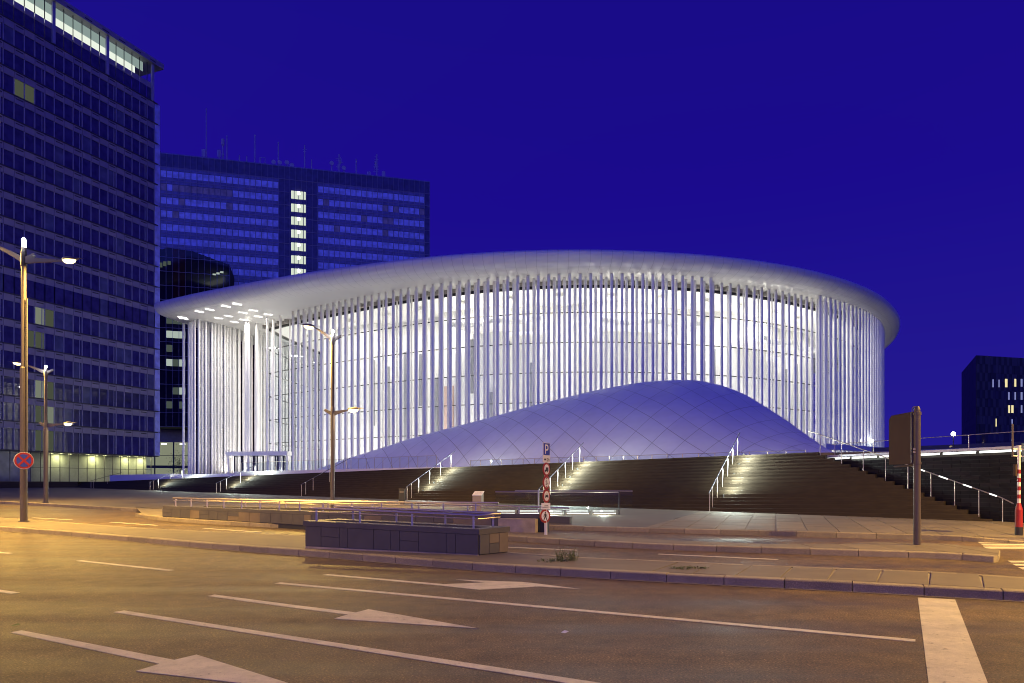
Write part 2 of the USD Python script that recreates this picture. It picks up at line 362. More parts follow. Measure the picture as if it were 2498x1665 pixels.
# second island, with the ramp to the car park in it
k2 = kerb_line([(330, 1252), (400, 1261), (746, 1281), (1000, 1294), (1238, 1307), (1600, 1326), (2096, 1341.6), (2306, 1348), (2440, 1357)])
b2 = [g2(x, y, KH) for x, y in [(2440, 1340), (2310, 1325.6), (2134, 1321), (2046, 1327), (1867, 1326), (1600, 1315), (1420, 1302), (1326, 1294), (960, 1268), (700, 1252), (397, 1240), (330, 1236)]]
isl2 = T(numbered('/World', 'traffic_island')); UsdGeom.Xform.Define(stage, isl2.path); tag(isl2.prim, kind='structure')
in2 = inner_edge(k2, .28)
body2 = Polygon([tuple(p) for p in in2] + b2).buffer(0)
mb = MB(); block(mb, body2, KH - .02); put(isl2, 'joint_bed', mb, m_sand)
xc2 = g2(1900, 1335, KH)[0]
mb = MB(); block(mb, body2.intersection(sbox(-100, -50, xc2, 100)), KH - .002); put(isl2, 'island_paving', mb, m_pave)
i = xc2
while i < 18:
    q = body2.intersection(sbox(i, 0, i + .9, 60)).buffer(-.012, join_style=2)
    for p in polys(q):
        if p.area > .05:
            mb = MB(); block(mb, p, KH + rng.uniform(-.003, .003), KH - .05); put(isl2, 'paving_slab', mb, rng.choice([m_pave, m_pave2]))
    i += .9
gl = None
drop2 = lambda x: min(1, max(0, (x - 13.4) / 2.0)) * .9
stones(isl2, k2, 1.1, mats=(m_kerb2, m_kerb), seed=8, drop=drop2)

# stairs' plan: base line and top line
B0, B1 = np.array([18.5, 27.9]), np.array([-36.8, 75.0])
U = unit(np.r_[B1 - B0, 0])[:2]; NN = np.array([U[1], -U[0]]) * -1
if NN[1] < 0: NN = -NN
T0 = B0 + NN * 4.6
def topline(s, o=0.0): return T0 + U * s + NN * o
def ztop(s): return 3.4 - .0135 * (s - 8.3)

# pavement in front of the stairs
k3 = kerb_line([(-420, 1204), (0, 1222), (395, 1242), (700, 1254), (1000, 1268), (1326, 1280.5), (1600, 1288), (1982, 1296.6), (2287, 1305), (2420, 1311), (2900, 1322)])
pav = T(numbered('/World', 'pavement')); UsdGeom.Xform.Define(stage, pav.path); tag(pav.prim, kind='structure')
in3 = inner_edge(k3, .28)
far = [tuple(topline(s, 1.0)) for s in (-12, 30, 60, 110)]
bodyp = Polygon([tuple(p) for p in in3] + [(40, 24), (40, 40)] + far + [(-75, 118), (-110, 118), (-110, 70)]).buffer(0)
mb = MB(); block(mb, bodyp, KH - .02); put(pav, 'joint_bed', mb, m_sand)
slabzone = Polygon([g2(1560, 1289, KH), g2(2900, 1324, KH), (34, 30), (30, 36)] + [tuple(topline(s, -3.6)) for s in (-6, 9)] + [tuple(topline(12, -5.4))]).buffer(0).intersection(bodyp)
mb = MB(); block(mb, bodyp.difference(slabzone), KH - .002); put(pav, 'pavement_asphalt', mb, m_ground)
dirs = unit(np.r_[np.array(g2(2287, 1305)) - np.array(g2(1600, 1288)), 0])[:2]; dn = np.array([-dirs[1], dirs[0]])
o = np.array(g2(1600, 1288, KH)); ks = 0
for i in range(-8, 34):
    for j in range(-1, 12):
        a = o + dirs * i * .95 + dn * j * 1.25 + dn * .02
        q = Polygon([a, a + dirs * .95, a + dirs * .95 + dn * 1.25, a + dn * 1.25]).intersection(slabzone).buffer(-.014, join_style=2)
        for p in polys(q):
            if p.area > .08 and ks < 295:
                mb = MB(); block(mb, p, KH + rng.uniform(-.004, .004), KH - .05); put(pav, 'paving_slab', mb, rng.choice([m_pave, m_pave2, m_pave])); ks += 1
drop3 = lambda x: min(1, max(0, (x - 13.2) / 2.2)) * .9
stones(pav, k3, 1.15, mats=(m_kerb, m_kerb2), seed=12, drop=drop3)

# painted markings
def mark(name, pts, label, cat='road marking', group=None, o=.006):
    p = Polygon([g2(x, y) for x, y in pts]).buffer(0)
    mb = MB(); block(mb, p, o, 0.001)
    return put(None, name, mb, m_paint, label=label, cat=cat, group=group)
def linemark(name, a, b, w, label, group=None):
    p, q = gr(*a), gr(*b); mb = MB(); block(mb, LineString([p[:2], q[:2]]).buffer(w / 2, cap_style=2), .006, .001)
    put(None, name, mb, m_paint, label=label, cat='road marking', group=group)
linemark('lane_line', (677, 1422), (2233, 1563), .15, 'long solid white lane line running to the stop line at right', 'white lane lines')
linemark('lane_line', (192, 1367.5), (418, 1391.5), .14, 'short white lane dash left of the long solid lane line', 'white lane lines')
linemark('lane_line', (-90, 1338), (25, 1350), .14, 'white lane dash cut by the left edge, above the others there', 'white lane lines')
linemark('lane_line', (290, 1491.5), (1640, 1700), .15, 'solid white lane line leaving through the bottom edge of the road', 'white lane lines')
linemark('lane_line', (-120, 1424), (37, 1447), .14, 'white lane dash cut by the left edge, lower one, in the near lanes', 'white lane lines')
for a, b, l in (((80, 1262.5), (175, 1267.8), 'first thin lane dash on the ramp road beside the tall left lamp post'), ((269, 1273.2), (383, 1281.2), 'second thin lane dash on the ramp road right of the tall left lamp post'),
                ((497, 1288.4), (636, 1297.6), 'thin lane dash on the ramp road just left of the near slate parapet'), ((1237, 1334.5), (1408, 1342), 'thin lane dash on the ramp road right of the near slate parapet'),
                ((1606, 1351.3), (1898, 1364.8), 'thin white lane dash on the ramp road behind the weeds')):
    linemark('lane_dash', a, b, .12, l, 'thin dashes on the ramp road')
c7 = lambda x, y: (700 + x / 2.614, 1300 + y / 2.614)
c6 = lambda x, y: (x / 2.941, 1250 + y / 2.941)
mark('arrow_marking', [c7(*p) for p in [(228, 268), (262, 263), (640, 295), (1000, 327), (1130, 322), (1262, 316), (1080, 297), (1275, 305), (1500, 313), (1590, 322), (1872, 358), (1610, 341), (1225, 362), (975, 335), (640, 304)]],
     'white two-headed lane arrow nearest the kerb of the traffic island')
mark('arrow_marking', [c6(1490, 600), c6(1540, 590), c7(60, 462), c7(440, 508), c7(520, 487), c7(1222, 610), c7(300, 547), c7(390, 521), c7(0, 472)], 'white straight lane arrow in the middle lane, second from the kerb')
mark('arrow_marking', [c6(75, 862), c6(155, 847), c6(1250, 1060), c6(1410, 1022), c6(2267, 1288), c6(975, 1140), c6(1145, 1088)], 'large white lane arrow at the bottom left, nearest the viewer')
mark('stop_line', [(2239, 1458), (2330, 1462.6), (2409, 1665), (2430, 1720), (2272, 1720), (2265, 1665)], 'broad worn white stop line across the lanes at right', 'stop line')
for k, (y0, y1, x0, x1, lab) in enumerate([(1321, 1324.4, 2383, 2560, 'farthest bar'), (1326.4, 1330.2, 2392, 2570, 'second bar'), (1333, 1338, 2398, 2580, 'third bar'),
                                       (1368, 1372, 2459, 2640, 'upper bar'), (1375.5, 1380, 2470, 2650, 'middle bar'), (1383.5, 1389, 2484, 2660, 'lower bar')]):
    mark('crossing_stripe', [(x0, y0), (x1, y0 + .4), (x1 + 10, y1 + .5), (x0 + (y1 - y0) * 2, y1)], lab + (' of the zebra crossing beside the red and white pole' if k < 3 else ' of the zebra crossing cut by the right edge, nearer set'), 'zebra crossing', 'zebra crossing bars')
# gully grate
mb = MB(); c = gr(1788, 1344)
for k in range(9): mb.box(c + np.array([-.28 + k * .07, -.02 * k, .006]), (.035, .32, .01))
put(None, 'gully_grate', mb, m_black, label='small dark iron gully grate at the kerb of the second island', cat='drain')

# ------------------------------------------------------------------ stairs in front of the hall
CUT0, CUT1 = np.array([15.2, 36.8]), np.array([18.5, 27.9])
cutd = unit(np.r_[CUT1 - CUT0, 0])[:2]
def on_cut(o):
    """s where the line topline(., o) meets the cut side of the stairs"""
    A = np.array([U, -cutd]).T
    return np.linalg.solve(A, CUT0 - topline(0, o))[0]
RUN, RISE, NST = .245, .17, 21
stair = thing('stairs', 'broad dark stone stairs rising from the pavement to the white shell', 'stairs')
s_left = 104.0
for j in range(NST):
    o = -j * RUN
    sa, sb = on_cut(o), s_left - j * .12
    ss = np.linspace(sa, sb, 14)
    zdrop = j * RISE
    mb = MB(); V = []
    prof = [(0, -.6), (0, -.012), (.012, 0), (RUN + .05, 0), (RUN + .05, -.6)]
    for s in ss:
        e = topline(s, o)
        for a, b in prof:
            q = e + NN * a; V.append((q[0], q[1], ztop(s) - zdrop + b))
    m = len(prof); fs = []
    for i in range(len(ss) - 1):
        for k in range(m - 1): fs.append([i * m + k, (i + 1) * m + k, (i + 1) * m + k + 1, i * m + k + 1])
    cap = [[0, 1, 2, 3], [0, 3, 4, 4]]
    L0 = (len(ss) - 1) * m
    cap += [[L0 + 3, L0 + 2, L0 + 1, L0], [L0 + 4, L0 + 3, L0, L0]]
    mb.add(V, np.array(fs + cap)[:, ::-1]); put(stair, 'step', mb, m_stair)

# raised square behind the stairs
PZ = lambda s: ztop(s) - .02
def tl_s(p): return float(np.dot(np.array(p) - T0, U))
def sqz(x, y): return PZ(tl_s((x, y)))
sq = Polygon([tuple(topline(on_cut(0), .3)), tuple(topline(104, .3)), (-75, 112), (-75, 170), (70, 170), (75, 60), (24, 36)])
mb = MB(); block(mb, sq, 0, -4.0, zf=sqz); put(None, 'plaza', mb, m_ground, kind='structure')

# ------------------------------------------------------------------ concert hall
C = np.array([10.0, 110.0]); A0 = 202.5
def rad(table):
    t = np.array(table); f = PchipInterpolator(t[:, 0], t[:, 1])
    return lambda p: float(f(min(abs((p + 180) % 360 - 180), 180)))
r_rim = rad([(0, 57.6), (7, 53.6), (15, 50), (25, 47), (36.6, 44.8), (60, 42.7), (79, 41.6), (104, 41.1), (123, 41.5), (137, 42.7), (145.4, 43.9), (160, 47.), (172, 51), (180, 54)])
r_col = rad([(0, 46.5), (5.3, 44.8), (10.2, 43.4), (22.4, 41), (34.3, 40.2), (54.9, 40), (81, 39.3), (104, 38.9), (130, 40.2), (150, 42), (180, 45)])
def pol(p, r):
    a = math.radians(A0 + p); return C + r * np.array([math.cos(a), math.sin(a)])
ZS, ZR, ZB = 21.9, 23.35, 3.14
hall = thing('concert_hall', 'white oval concert hall with a dense colonnade glowing under a broad curved roof', 'concert hall', (10, 110, 0))
# --- roof
rim = Polygon([tuple(pol(p, r_rim(p))) for p in np.arange(-180, 180, .5)]).buffer(-2.5).buffer(2.5, quad_segs=24)
ring = np.array(rim.exterior.coords)[:-1]
if not rim.exterior.is_ccw: ring = ring[::-1]
tip = np.argmax(np.linalg.norm(ring - C, axis=1) - 50 * (np.dot(ring - C, pol(0, 1) - C) < 0))
ring = np.roll(ring, -tip, 0); ring = resample(np.vstack([ring, ring[:1]]), .25)[:-1]
tg = np.roll(ring, -3, 0) - np.roll(ring, 3, 0); tg /= np.linalg.norm(tg, axis=1, keepdims=True)
inw = np.stack([-tg[:, 1], tg[:, 0]], 1)            # ring is counter-clockwise: left of the tangent is inward
PROF1 = [(.30, .10), (.10, -.02), (.01, -.20), (.03, -.42), (.16, -.72), (.50, -1.04), (1.0, -1.25)]
PROF2 = [(1.0, -1.25), (1.35, -1.36), (1.9, -1.43), (2.5, -1.45)]
n = len(ring)
def ringstrip(i0, i1, prof, off=0.0, gap=.0):
    """piece of the roof edge between ring samples i0 and i1 with its normals"""
    u = np.linspace(i0 + gap / .25, i1 - gap / .25, 4)
    P = np.stack([np.interp(u % n, np.arange(n + 1), np.r_[ring[:, k], ring[:1, k]]) for k in (0, 1)], 1)
    D = np.stack([np.interp(u % n, np.arange(n + 1), np.r_[inw[:, k], inw[:1, k]]) for k in (0, 1)], 1)
    D /= np.linalg.norm(D, axis=1, keepdims=True)
    pr = np.array(prof, float)
    full = np.array(PROF1 + PROF2[1:] + [(4.0, -1.46)])
    tn = np.gradient(full, axis=0); nn = np.stack([tn[:, 1], -tn[:, 0]], 1); nn /= np.linalg.norm(nn, axis=1, keepdims=True)   # (in, z): outward/down
    kk = [int(np.argmin(np.abs(full - q).sum(1))) for q in pr]
    V, N_ = [], []
    for p, d in zip(P, D):
        for q, k in zip(pr, kk):
            nv = np.array([*(d * nn[k][0]), nn[k][1]]); 
            V.append(np.array([*(p + d * q[0]), ZR + q[1]]) + nv * off); N_.append(nv)
    m = len(pr); fs = []
    for i in range(3):
        for j in range(m - 1): fs.append([i * m + j, i * m + j + 1, (i + 1) * m + j + 1, (i + 1) * m + j])
    f = np.array(fs); f = np.vstack([f[:, [0, 1, 2]], f[:, [0, 2, 3]]])
    return (np.array(V), f), np.array(N_)
roof = put(hall, 'roof', trimesh.creation.extrude_polygon(rim.buffer(-.45), .6, engine='earcut').apply_translation((0, 0, ZR - .66)), m_joint)
vis = int(150 / .25)
step = 4
idx = list(range(0, vis, step)) + list(range(-24, 0, step))
for i in idx:
    msh, nr = ringstrip(i, i + step, PROF1, gap=.010); put(roof, 'fascia_panel', msh, m_fascia, normals=nr)
    msh, nr = ringstrip(i, i + step, [(1.008, -1.2525)] + PROF2[1:], gap=.010); put(roof, 'edge_panel', msh, m_fascia, normals=nr)
mb = MB()
for i in range(vis, n - 24, 12):
    for pr in (PROF1, PROF2):
        msh, _ = ringstrip(i, min(i + 12, n - 24), pr); mb.add(*msh)
put(roof, 'rear_edge', mb, m_fascia, smooth=30)
mb = MB()
for i in range(0, n, 12):
    for pr in (PROF1, PROF2):
        msh, _ = ringstrip(i, min(i + 12, n), pr, off=-.06); mb.add(*msh)
put(roof, 'edge_backing', mb, m_seam)
sof = rim.buffer(-2.45); inner_hole = Polygon([tuple(pol(p, r_col(p) - 7.5)) for p in range(-180, 180, 3)])
glassline = lambda p: pol(p, r_col(p) - 2.5)
mb = MB(); v, f = tri(sof.difference(Polygon([tuple(glassline(p)) for p in range(-180, 180, 2)]))); mb.add(np.c_[v, np.full(len(v), ZS)], f[:, ::-1]); put(roof, 'soffit', mb, m_soffit)
# --- downlights in the soffit over the entrance
c5 = lambda x, y: (360 + x / 3.921, 580 + y / 3.921)
for x, y in [(495, 705), (594, 685), (750, 654), (857, 633), (680, 766), (772, 745), (911, 713), (1011, 691), (830, 802), (921, 782), (1057, 750), (1153, 730), (330, 757), (348, 771)]:
    px, py = c5(x, y); d = F * (ZS - EYE) / (YH - py); p = at(px, py, d)
    mb = MB(); dd = unit((.8, .6, 0)); mb.box((p[0], p[1], ZS - .02), (.95, .22, .03), (dd, (-dd[1], dd[0], 0), (0, 0, 1)))
    put(roof, 'downlight', mb, e_down)
    if x in (594, 857, 772, 921, 1057): lamp(UsdLux.DiskLight, 'downlight_light', (p[0], p[1], ZS - .08), .3, 12., WHITE, hall)
# --- columns
CR = .15
def column(p, z0=ZB, z1=ZS + .02, r=CR, n=14):
    a = np.arange(n) * 2 * math.pi / n; nr = np.c_[np.cos(a), np.sin(a), np.zeros(n)]
    V = np.vstack([np.c_[p[0] + r * nr[:, 0], p[1] + r * nr[:, 1], np.full(n, z)] for z in (z0, z1)]); k = np.arange(n)
    q = np.stack([k, (k + 1) % n, n + (k + 1) % n, n + k], 1)
    put(hall, 'column', (V, np.vstack([q[:, [0, 1, 2]], q[:, [0, 2, 3]]])), m_white, normals=np.vstack([nr, nr]))
def arc(off, p0, p1, spacing, phase=0):
    ph = np.arange(p0, p1, .05); P = np.array([pol(a, r_col(a) + off) for a in ph])
    s = np.r_[0, np.cumsum(np.linalg.norm(np.diff(P, axis=0), axis=1))]; u = np.arange(phase * spacing, s[-1], spacing)
    return [(np.interp(x, s, ph), np.array([np.interp(x, s, P[:, 0]), np.interp(x, s, P[:, 1])])) for x in u]
ncol = 0
def proj(p): return CX + F * p[0] / p[1]
for off, ph, sp in ((0, .0, 1.0), (-1.15, .5, 1.0)):
    for a, p in arc(off, 12, 146, sp, ph):
        x = proj(p)
        if off == 0 and 1742 < x < 1998 and a < 128: continue
        if off < 0 and x > 2015 and a > 118: continue
        column(p); ncol += 1
for q in ((600, 784), (607, 784), (626, 788), (652, 774), (667, 778), (684, 770)):
    d = F * (ZS - EYE) / (YH - q[1]); column(at(*q, d)[:2]); ncol += 1
# the wing of columns that runs out to the tip on the far side
W1 = smoothline([(-38, 89.6), (-37.5, 90.6), (-36.9, 92.0), (-36.2, 93.4), (-35.7, 95.2), (-35.2, 98), (-34.6, 101)], 1.0)
for p in W1: column(p); ncol += 1
for p in W1[1:]: column(p + np.array([-.75, .75])); ncol += 1
for p in W1[1:7]: column(p + np.array([.62, 1.3])); ncol += 1
for p in [(-38.75, 90.1), (-39.4, 90.75), (-39.95, 91.3), (-40.95, 92.0)]: column(p); ncol += 1
for a, p in arc(0, -40, -3, 1.0): column(p); ncol += 1
# --- glass skin behind the columns, with frame
PG = np.arange(-44, 150, 2.0)
GP = np.array([glassline(a) for a in PG]); ZG = 21.2
mb = MB()
for a, b in zip(GP[:-1], GP[1:]): mb.add([(*a, ZB), (*b, ZB), (*b, ZG), (*a, ZG)], [[0, 1, 2, 3]])
skin = put(hall, 'glass_wall', mb, m_glass)
TR = [18.8, 15.85, 12.9, 9.95, 7.0]
for z in TR:
    mb = MB()
    for a, b in zip(GP[:-1], GP[1:]): mb.slab(a, b, z - .035, z + .035, .14)
    put(skin, 'transom', mb, m_black)
for a, p in arc(-2.32, -4, 148, 2.0, .2): column(p, r=.10, z1=ZS, n=10); ncol += 1
mb = MB()
for a, b in zip(GP[:-1], GP[1:]): mb.slab(a, b, ZG + .3, ZS, .3)
put(hall, 'concrete_band', mb, m_conc)
mb = MB()
for a, b in zip(GP[:-1], GP[1:]): mb.slab(a, b, ZG, ZG + .3, .1)
put(hall, 'head_frame', mb, m_black)
for k in range(0, len(GP) - 1):
    mb = MB(); t = unit(np.r_[GP[k + 1] - GP[k], 0]); mb.box((*(GP[k] + (C - GP[k]) * -.012), (ZG + ZS) / 2 + .12), (.28, .5, .42), (t, (-t[1], t[0], 0), (0, 0, 1))); put(hall, 'band_bracket', mb, m_conc)
# --- inside: floor, drum, gallery ceilings
drum = Polygon([tuple(pol(p, r_col(p) - 9.0 - (1.6 if (p // 16) % 2 else 0))) for p in np.arange(-180, 180, 2)])
mb = MB(); r = np.array(drum.segmentize(3).exterior.coords)
if not drum.exterior.is_ccw: r = r[::-1]
k = np.arange(len(r) - 1); mb.add(np.vstack([np.c_[r, np.full(len(r), 2.6)], np.c_[r, np.full(len(r), ZS)]]), np.stack([k, k + 1, len(r) + k + 1, len(r) + k], 1))
put(hall, 'inner_wall', mb, m_inner)
gring = Polygon([tuple(pol(p, r_col(p) - 2.7)) for p in np.arange(-180, 180, 2)])
mb = MB(); v, f = tri(gring.difference(drum.buffer(-.3))); mb.add(np.c_[v, np.full(len(v), ZG + .32)], f[:, ::-1]); put(hall, 'ceiling', mb, m_inner)
mb = MB(); v, f = tri(Polygon([tuple(pol(p, r_col(p) + 1.6)) for p in np.arange(-180, 180, 2)])); mb.add(np.c_[v, np.full(len(v), ZB)], f)
rr = np.array([pol(p, r_col(p) + 1.6) for p in np.arange(-180, 181, 2)]); k = np.arange(len(rr) - 1)
mb.add(np.vstack([np.c_[rr, np.full(len(rr), 1.5)], np.c_[rr, np.full(len(rr), ZB)]]), np.stack([k, k + 1, len(rr) + k + 1, len(rr) + k], 1))
put(hall, 'floor', mb, m_white)
for k, (p0, p1, z) in enumerate([(66, 84, 18.3), (98, 118, 17.6), (40, 56, 18.6)]):
    g = Polygon([tuple(pol(p, r_col(p) - 4.6 - 1.2 * math.sin((p - p0) / (p1 - p0) * math.pi * 2) ** 2)) for p in np.arange(p0, p1 + .1, 1)] + [tuple(pol(p, r_col(p) - 9.5)) for p in np.arange(p1, p0 - .1, -1)]).buffer(0)
    mb = MB(); mb.tm(trimesh.creation.extrude_polygon(polys(g)[0], .45, engine='earcut').apply_translation((0, 0, z))); put(hall, 'gallery', mb, m_inner)
m_niche = M('wall_niche_grey', (.27, .27, .30), .6); m_niche2 = M('wall_niche_red', (.62, .44, .38), .6)
for k, (a, w, z0, z1, mt) in enumerate([(14, .5, 9, 17, 0), (18, .4, 4, 16, 0), (23, .7, 6, 17.5, 0), (27, .4, 11, 17, 0), (31, .5, 5, 14, 0), (34.2, 1.3, 3.2, 13, 1), (36.5, .4, 6, 17, 0), (40, .5, 12, 18, 0), (44, .7, 4, 12, 0), (48, .35, 10, 17.5, 0), (53, .5, 4, 15, 0), (57.5, 1.2, 3.2, 8.5, 1), (88, .6, 3.2, 9, 0), (92, .5, 12, 17, 0), (119, .7, 5, 16, 0), (124, .5, 4, 17, 0), (131, .6, 5, 15, 0)]):
    q = pol(a, r_col(a) - 8.9); tt = unit(np.r_[pol(a + 1, r_col(a + 1)) - pol(a - 1, r_col(a - 1)), 0]); put(hall, 'wall_niche', MB().box((*q, (z0 + z1) / 2), (w, .3, z1 - z0), (tt, (-tt[1], tt[0], 0), (0, 0, 1))), m_niche2 if mt else m_niche)
# lamps of the foyer: rows under the ceiling and on the floor
for k, a in enumerate(np.arange(-40, 150, 9.0)):
    bright = 1.45 if (62 < a < 86 or 97 < a < 116) else .5 if a > 118 else .95 if a < 58 else 1.0
    for off, z, rx, pw in ((-6.0, ZG - .05, 0, 20.), (-5.2, ZB + .25, 180, 18.)):
        p = pol(a, r_col(a) + off)
        mb = MB(); mb.cyl((p[0], p[1], z - (0 if rx == 0 else .12)), .55, .12, 16); put(hall, 'foyer_lamp', mb, m_white)
        lamp(UsdLux.DiskLight, 'foyer_light', (p[0], p[1], z - .03 if rx == 0 else z + .02), .5, pw * bright, WHITE, hall, rx)
# uplights between the columns
for k, a in enumerate(np.arange(14, 146, 7.5)):
    p = pol(a, r_col(a) - .58); mb = MB(); mb.cyl((p[0], p[1], ZB), .12, .1, 10); put(hall, 'uplight', mb, m_steel)
    lamp(UsdLux.DiskLight, 'uplight_light', (p[0], p[1], ZB + .13), .12, .8 if a < 116 else .7, WHITE, hall, 180)
for q in [(-35.4, 93.2), (-33.4, 90.5), (-30.5, 89.6)]:
    mb = MB(); mb.cyl((q[0], q[1], ZB), .13, .1, 10); put(hall, 'uplight', mb, m_steel)
    lamp(UsdLux.DiskLight, 'uplight_light', (q[0], q[1], ZB + .14), .1, 6., WHITE, hall, 180)
# --- entrance portal with doors
E0, E1 = np.array([-34.0, 88.4]), np.array([-26.3, 87.2])
et = unit(np.r_[E1 - E0, 0])[:2]; en = np.array([-et[1], et[0]])
port = put(hall, 'entrance_portal', MB().slab(E0, E1, 5.25, 5.75, 1.2), m_white)
for s in (.12, 2.7, 5.2, 7.6):
    q = E0 + et * s; put(port, 'portal_post', MB().box((*q, (ZB + 5.25) / 2), (.2, .5, 5.25 - ZB), ((*et, 0), (*en, 0), (0, 0, 1))), m_white)
for s in (1.35, 3.2, 3.95, 5.75, 6.55):
    q = E0 + et * s; g0, g1 = q - et * .48, q + et * .48; put(port, 'door', MB().add([(*g0, ZB + .05), (*g1, ZB + .05), (*g1, ZB + 2.05), (*g0, ZB + 2.05)], [[0, 1, 2, 3]]), m_glass)
    for dx in (-.53, .53): put(hall, 'door_jamb', MB().box((*(q + et * dx), ZB + 1.05), (.15, .12, 2.08), ((*et, 0), (*en, 0), (0, 0, 1))), m_black)
    put(hall, 'door_head', MB().box((*q, ZB + 2.1), (.9, .12, .12), ((*et, 0), (*en, 0), (0, 0, 1))), m_black)
# --- white plinth with entrance steps
def plinth_part(name, s0, s1, o, zt, mat, zb=1.6):
    a, b = topline(s0, o), topline(s1, o); mb = MB(); mb.slab(a, b, zb, zt, 4.0, side=-1 if np.dot(np.array([-(b - a)[1], (b - a)[0]]), NN) < 0 else 1); return put(hall, name, mb, mat)
plinth_part('plinth', 36, 66.0, .9, 3.12, m_white)
plinth_part('plinth', 80.2, 97, .9, 3.05, m_white)
for k in range(3): plinth_part('entrance_step', 66.02 + .0, 80.15, 1.0 + k * .38, 2.66 + k * .15, m_white)
# right-hand plinth with three ground lights
for k, (x, y) in enumerate([(2075, 1079), (2103, 1077.5), (2127, 1078)]):
    p = at(x, y, 86); put(hall, 'ground_light', MB().lathe(p, [(.02, 0), (.16, .05), (.2, .16), (.12, .3), (.02, .34)], 10), e_star)
mb = MB(); pp = [pol(a, r_col(a) + 1.9) for a in np.arange(100, 152, 3)]
for a, b in zip(pp[:-1], pp[1:]): mb.slab(a, b, 5.4, 6.0, .5)
put(hall, 'terrace_edge', mb, m_white)

# ------------------------------------------------------------------ white shell in front of the colonnade
RID = [(775, 1141.5, 72.6), (810, 1131, 71.4), (850, 1117, 70), (924, 1094, 69.5), (1009, 1067, 68.5), (1168, 1025, 66.5), (1327.5, 982, 64), (1487, 945, 61.5), (1593, 929, 60), (1678, 926, 58.5), (1742, 935, 57.5), (1805, 956, 56.3),
       (1869, 993, 54.5), (1933, 1035, 52), (1986, 1073, 49), (2039, 1106, 45.5), (2075, 1124, 43)]
R3 = np.array([at(*q) for q in RID])
Bp = [(R3[0][0] - .1, R3[0][1] - .1), tuple(topline(44, 3.2)), tuple(topline(36, 3.0)), tuple(topline(28, 3.0)), tuple(topline(20, 3.0)), tuple(topline(14, 3.0)), tuple(topline(9.5, 3.2)), tuple(topline(7.5, 4.4)), (R3[-1][0], R3[-1][1] - .2)]
Rl, Bl = resample(R3, .4), smoothline(Bp, .4)
tu = np.linspace(0, 1, 120)
def along(L, t):
    s = np.r_[0, np.cumsum(np.linalg.norm(np.diff(L[:, :2], axis=0), axis=1))]; s /= s[-1]
    return np.stack([PchipInterpolator(s, L[:, k])(t) for k in range(L.shape[1])], 1)
Rs = along(R3, tu); Bs = along(np.array(Bp), tu)
vv = np.linspace(0, 1, 24); pts, zz = [], []
for i in range(len(tu)):
    b = Bs[i]; zb = 2.75 if tu[i] < .75 else 2.75 - (tu[i] - .75) * 1.2
    zb = min(zb, Rs[i][2])
    for w in vv:
        q = b + (Rs[i][:2] - b) * w; pts.append(q); zz.append(zb + (Rs[i][2] - zb) * (w * (1.45 - .45 * w)))
pts, zz = np.array(pts), np.array(zz)
from scipy.interpolate import NearestNDInterpolator
lin, nea = LinearNDInterpolator(pts, zz), NearestNDInterpolator(pts, zz)
def hz(P):
    P = np.atleast_2d(P); z = lin(P); bad = np.isnan(z)
    if bad.any(): z[bad] = nea(P[bad])
    return z
def hnorm(P, e=.45):
    P = np.atleast_2d(P); gx = (hz(P + [e, 0]) - hz(P - [e, 0])) / (2 * e); gy = (hz(P + [0, e]) - hz(P - [0, e])) / (2 * e)
    nn = np.stack([-gx, -gy, np.ones(len(P))], 1); return nn / np.linalg.norm(nn, axis=1, keepdims=True)
leaf = Polygon([tuple(p) for p in Bs] + [tuple(p[:2]) for p in Rs[::-1]]).buffer(0)
shell = thing('entrance_shell', 'smooth white shell mound tiled in diamonds, between the stairs and the colonnade', 'shell roof', (2, 56, 0))
def lifted(poly, dz):
    poly = shapely.geometry.polygon.orient(poly.segmentize(.6))
    v, f = trimesh.creation.triangulate_polygon(poly, engine='earcut'); 
    a = np.cross(v[f[:, 1]] - v[f[:, 0]], v[f[:, 2]] - v[f[:, 0]]); f[a < 0] = f[a < 0][:, ::-1]
    m = trimesh.Trimesh(np.c_[v, np.zeros(len(v))], f, process=False)
    m = m.subdivide()
    m.remove_unreferenced_vertices()
    P = np.array(m.vertices)[:, :2]; nn = hnorm(P)
    return (np.c_[P, hz(P) + dz], np.array(m.faces)), nn
mb = MB(); kk = leaf.buffer(-.02)
G = [sbox(x, y, x + 2, y + 2).intersection(kk) for x in np.arange(-20, 26, 2.) for y in np.arange(36, 74, 2.)]
for g in G:
    for p in polys(g):
        if p.area > .01: msh, nn = lifted(p, -.05); mb.add(*msh)
put(shell, 'under_sheet', mb, m_seam)
d1, d2 = unit((.3256, -.9455, 0))[:2] * 2.2, unit((.743, .669, 0))[:2] * 1.66
npan = 0; o0 = np.array([2.0, 56.0]); cells = []
for i in range(-18, 19):
    for j in range(-26, 27):
        a = o0 + d1 * i + d2 * j
        q = Polygon([a, a + d1, a + d1 + d2, a + d2]).intersection(leaf).buffer(-.016, join_style=2)
        for p in polys(q):
            if p.area > .03: cells.append(p)
cells.sort(key=lambda p: -p.area)
rest = MB()
for k, p in enumerate(cells):
    msh, nn = lifted(p, rng.uniform(-.003, .003))
    if k < 300: put(shell, 'shell_panel', msh, rng.choice([m_shell, m_shell, m_shell2]), normals=nn)
    else: rest.add(*msh)
if rest.n: put(shell, 'edge_panel', rest, m_shell, smooth=True, kind='stuff')
mb = MB(); q = Rs; k = np.arange(len(q) - 1)
mb.add(np.vstack([np.c_[q[:, :2] + [.05, .05], q[:, 2] - .01], np.c_[q[:, :2] + [.3, .5], np.full(len(q), 1.5)]]), np.stack([k, k + 1, len(q) + k + 1, len(q) + k], 1)); put(shell, 'rear_wall', mb, m_white)

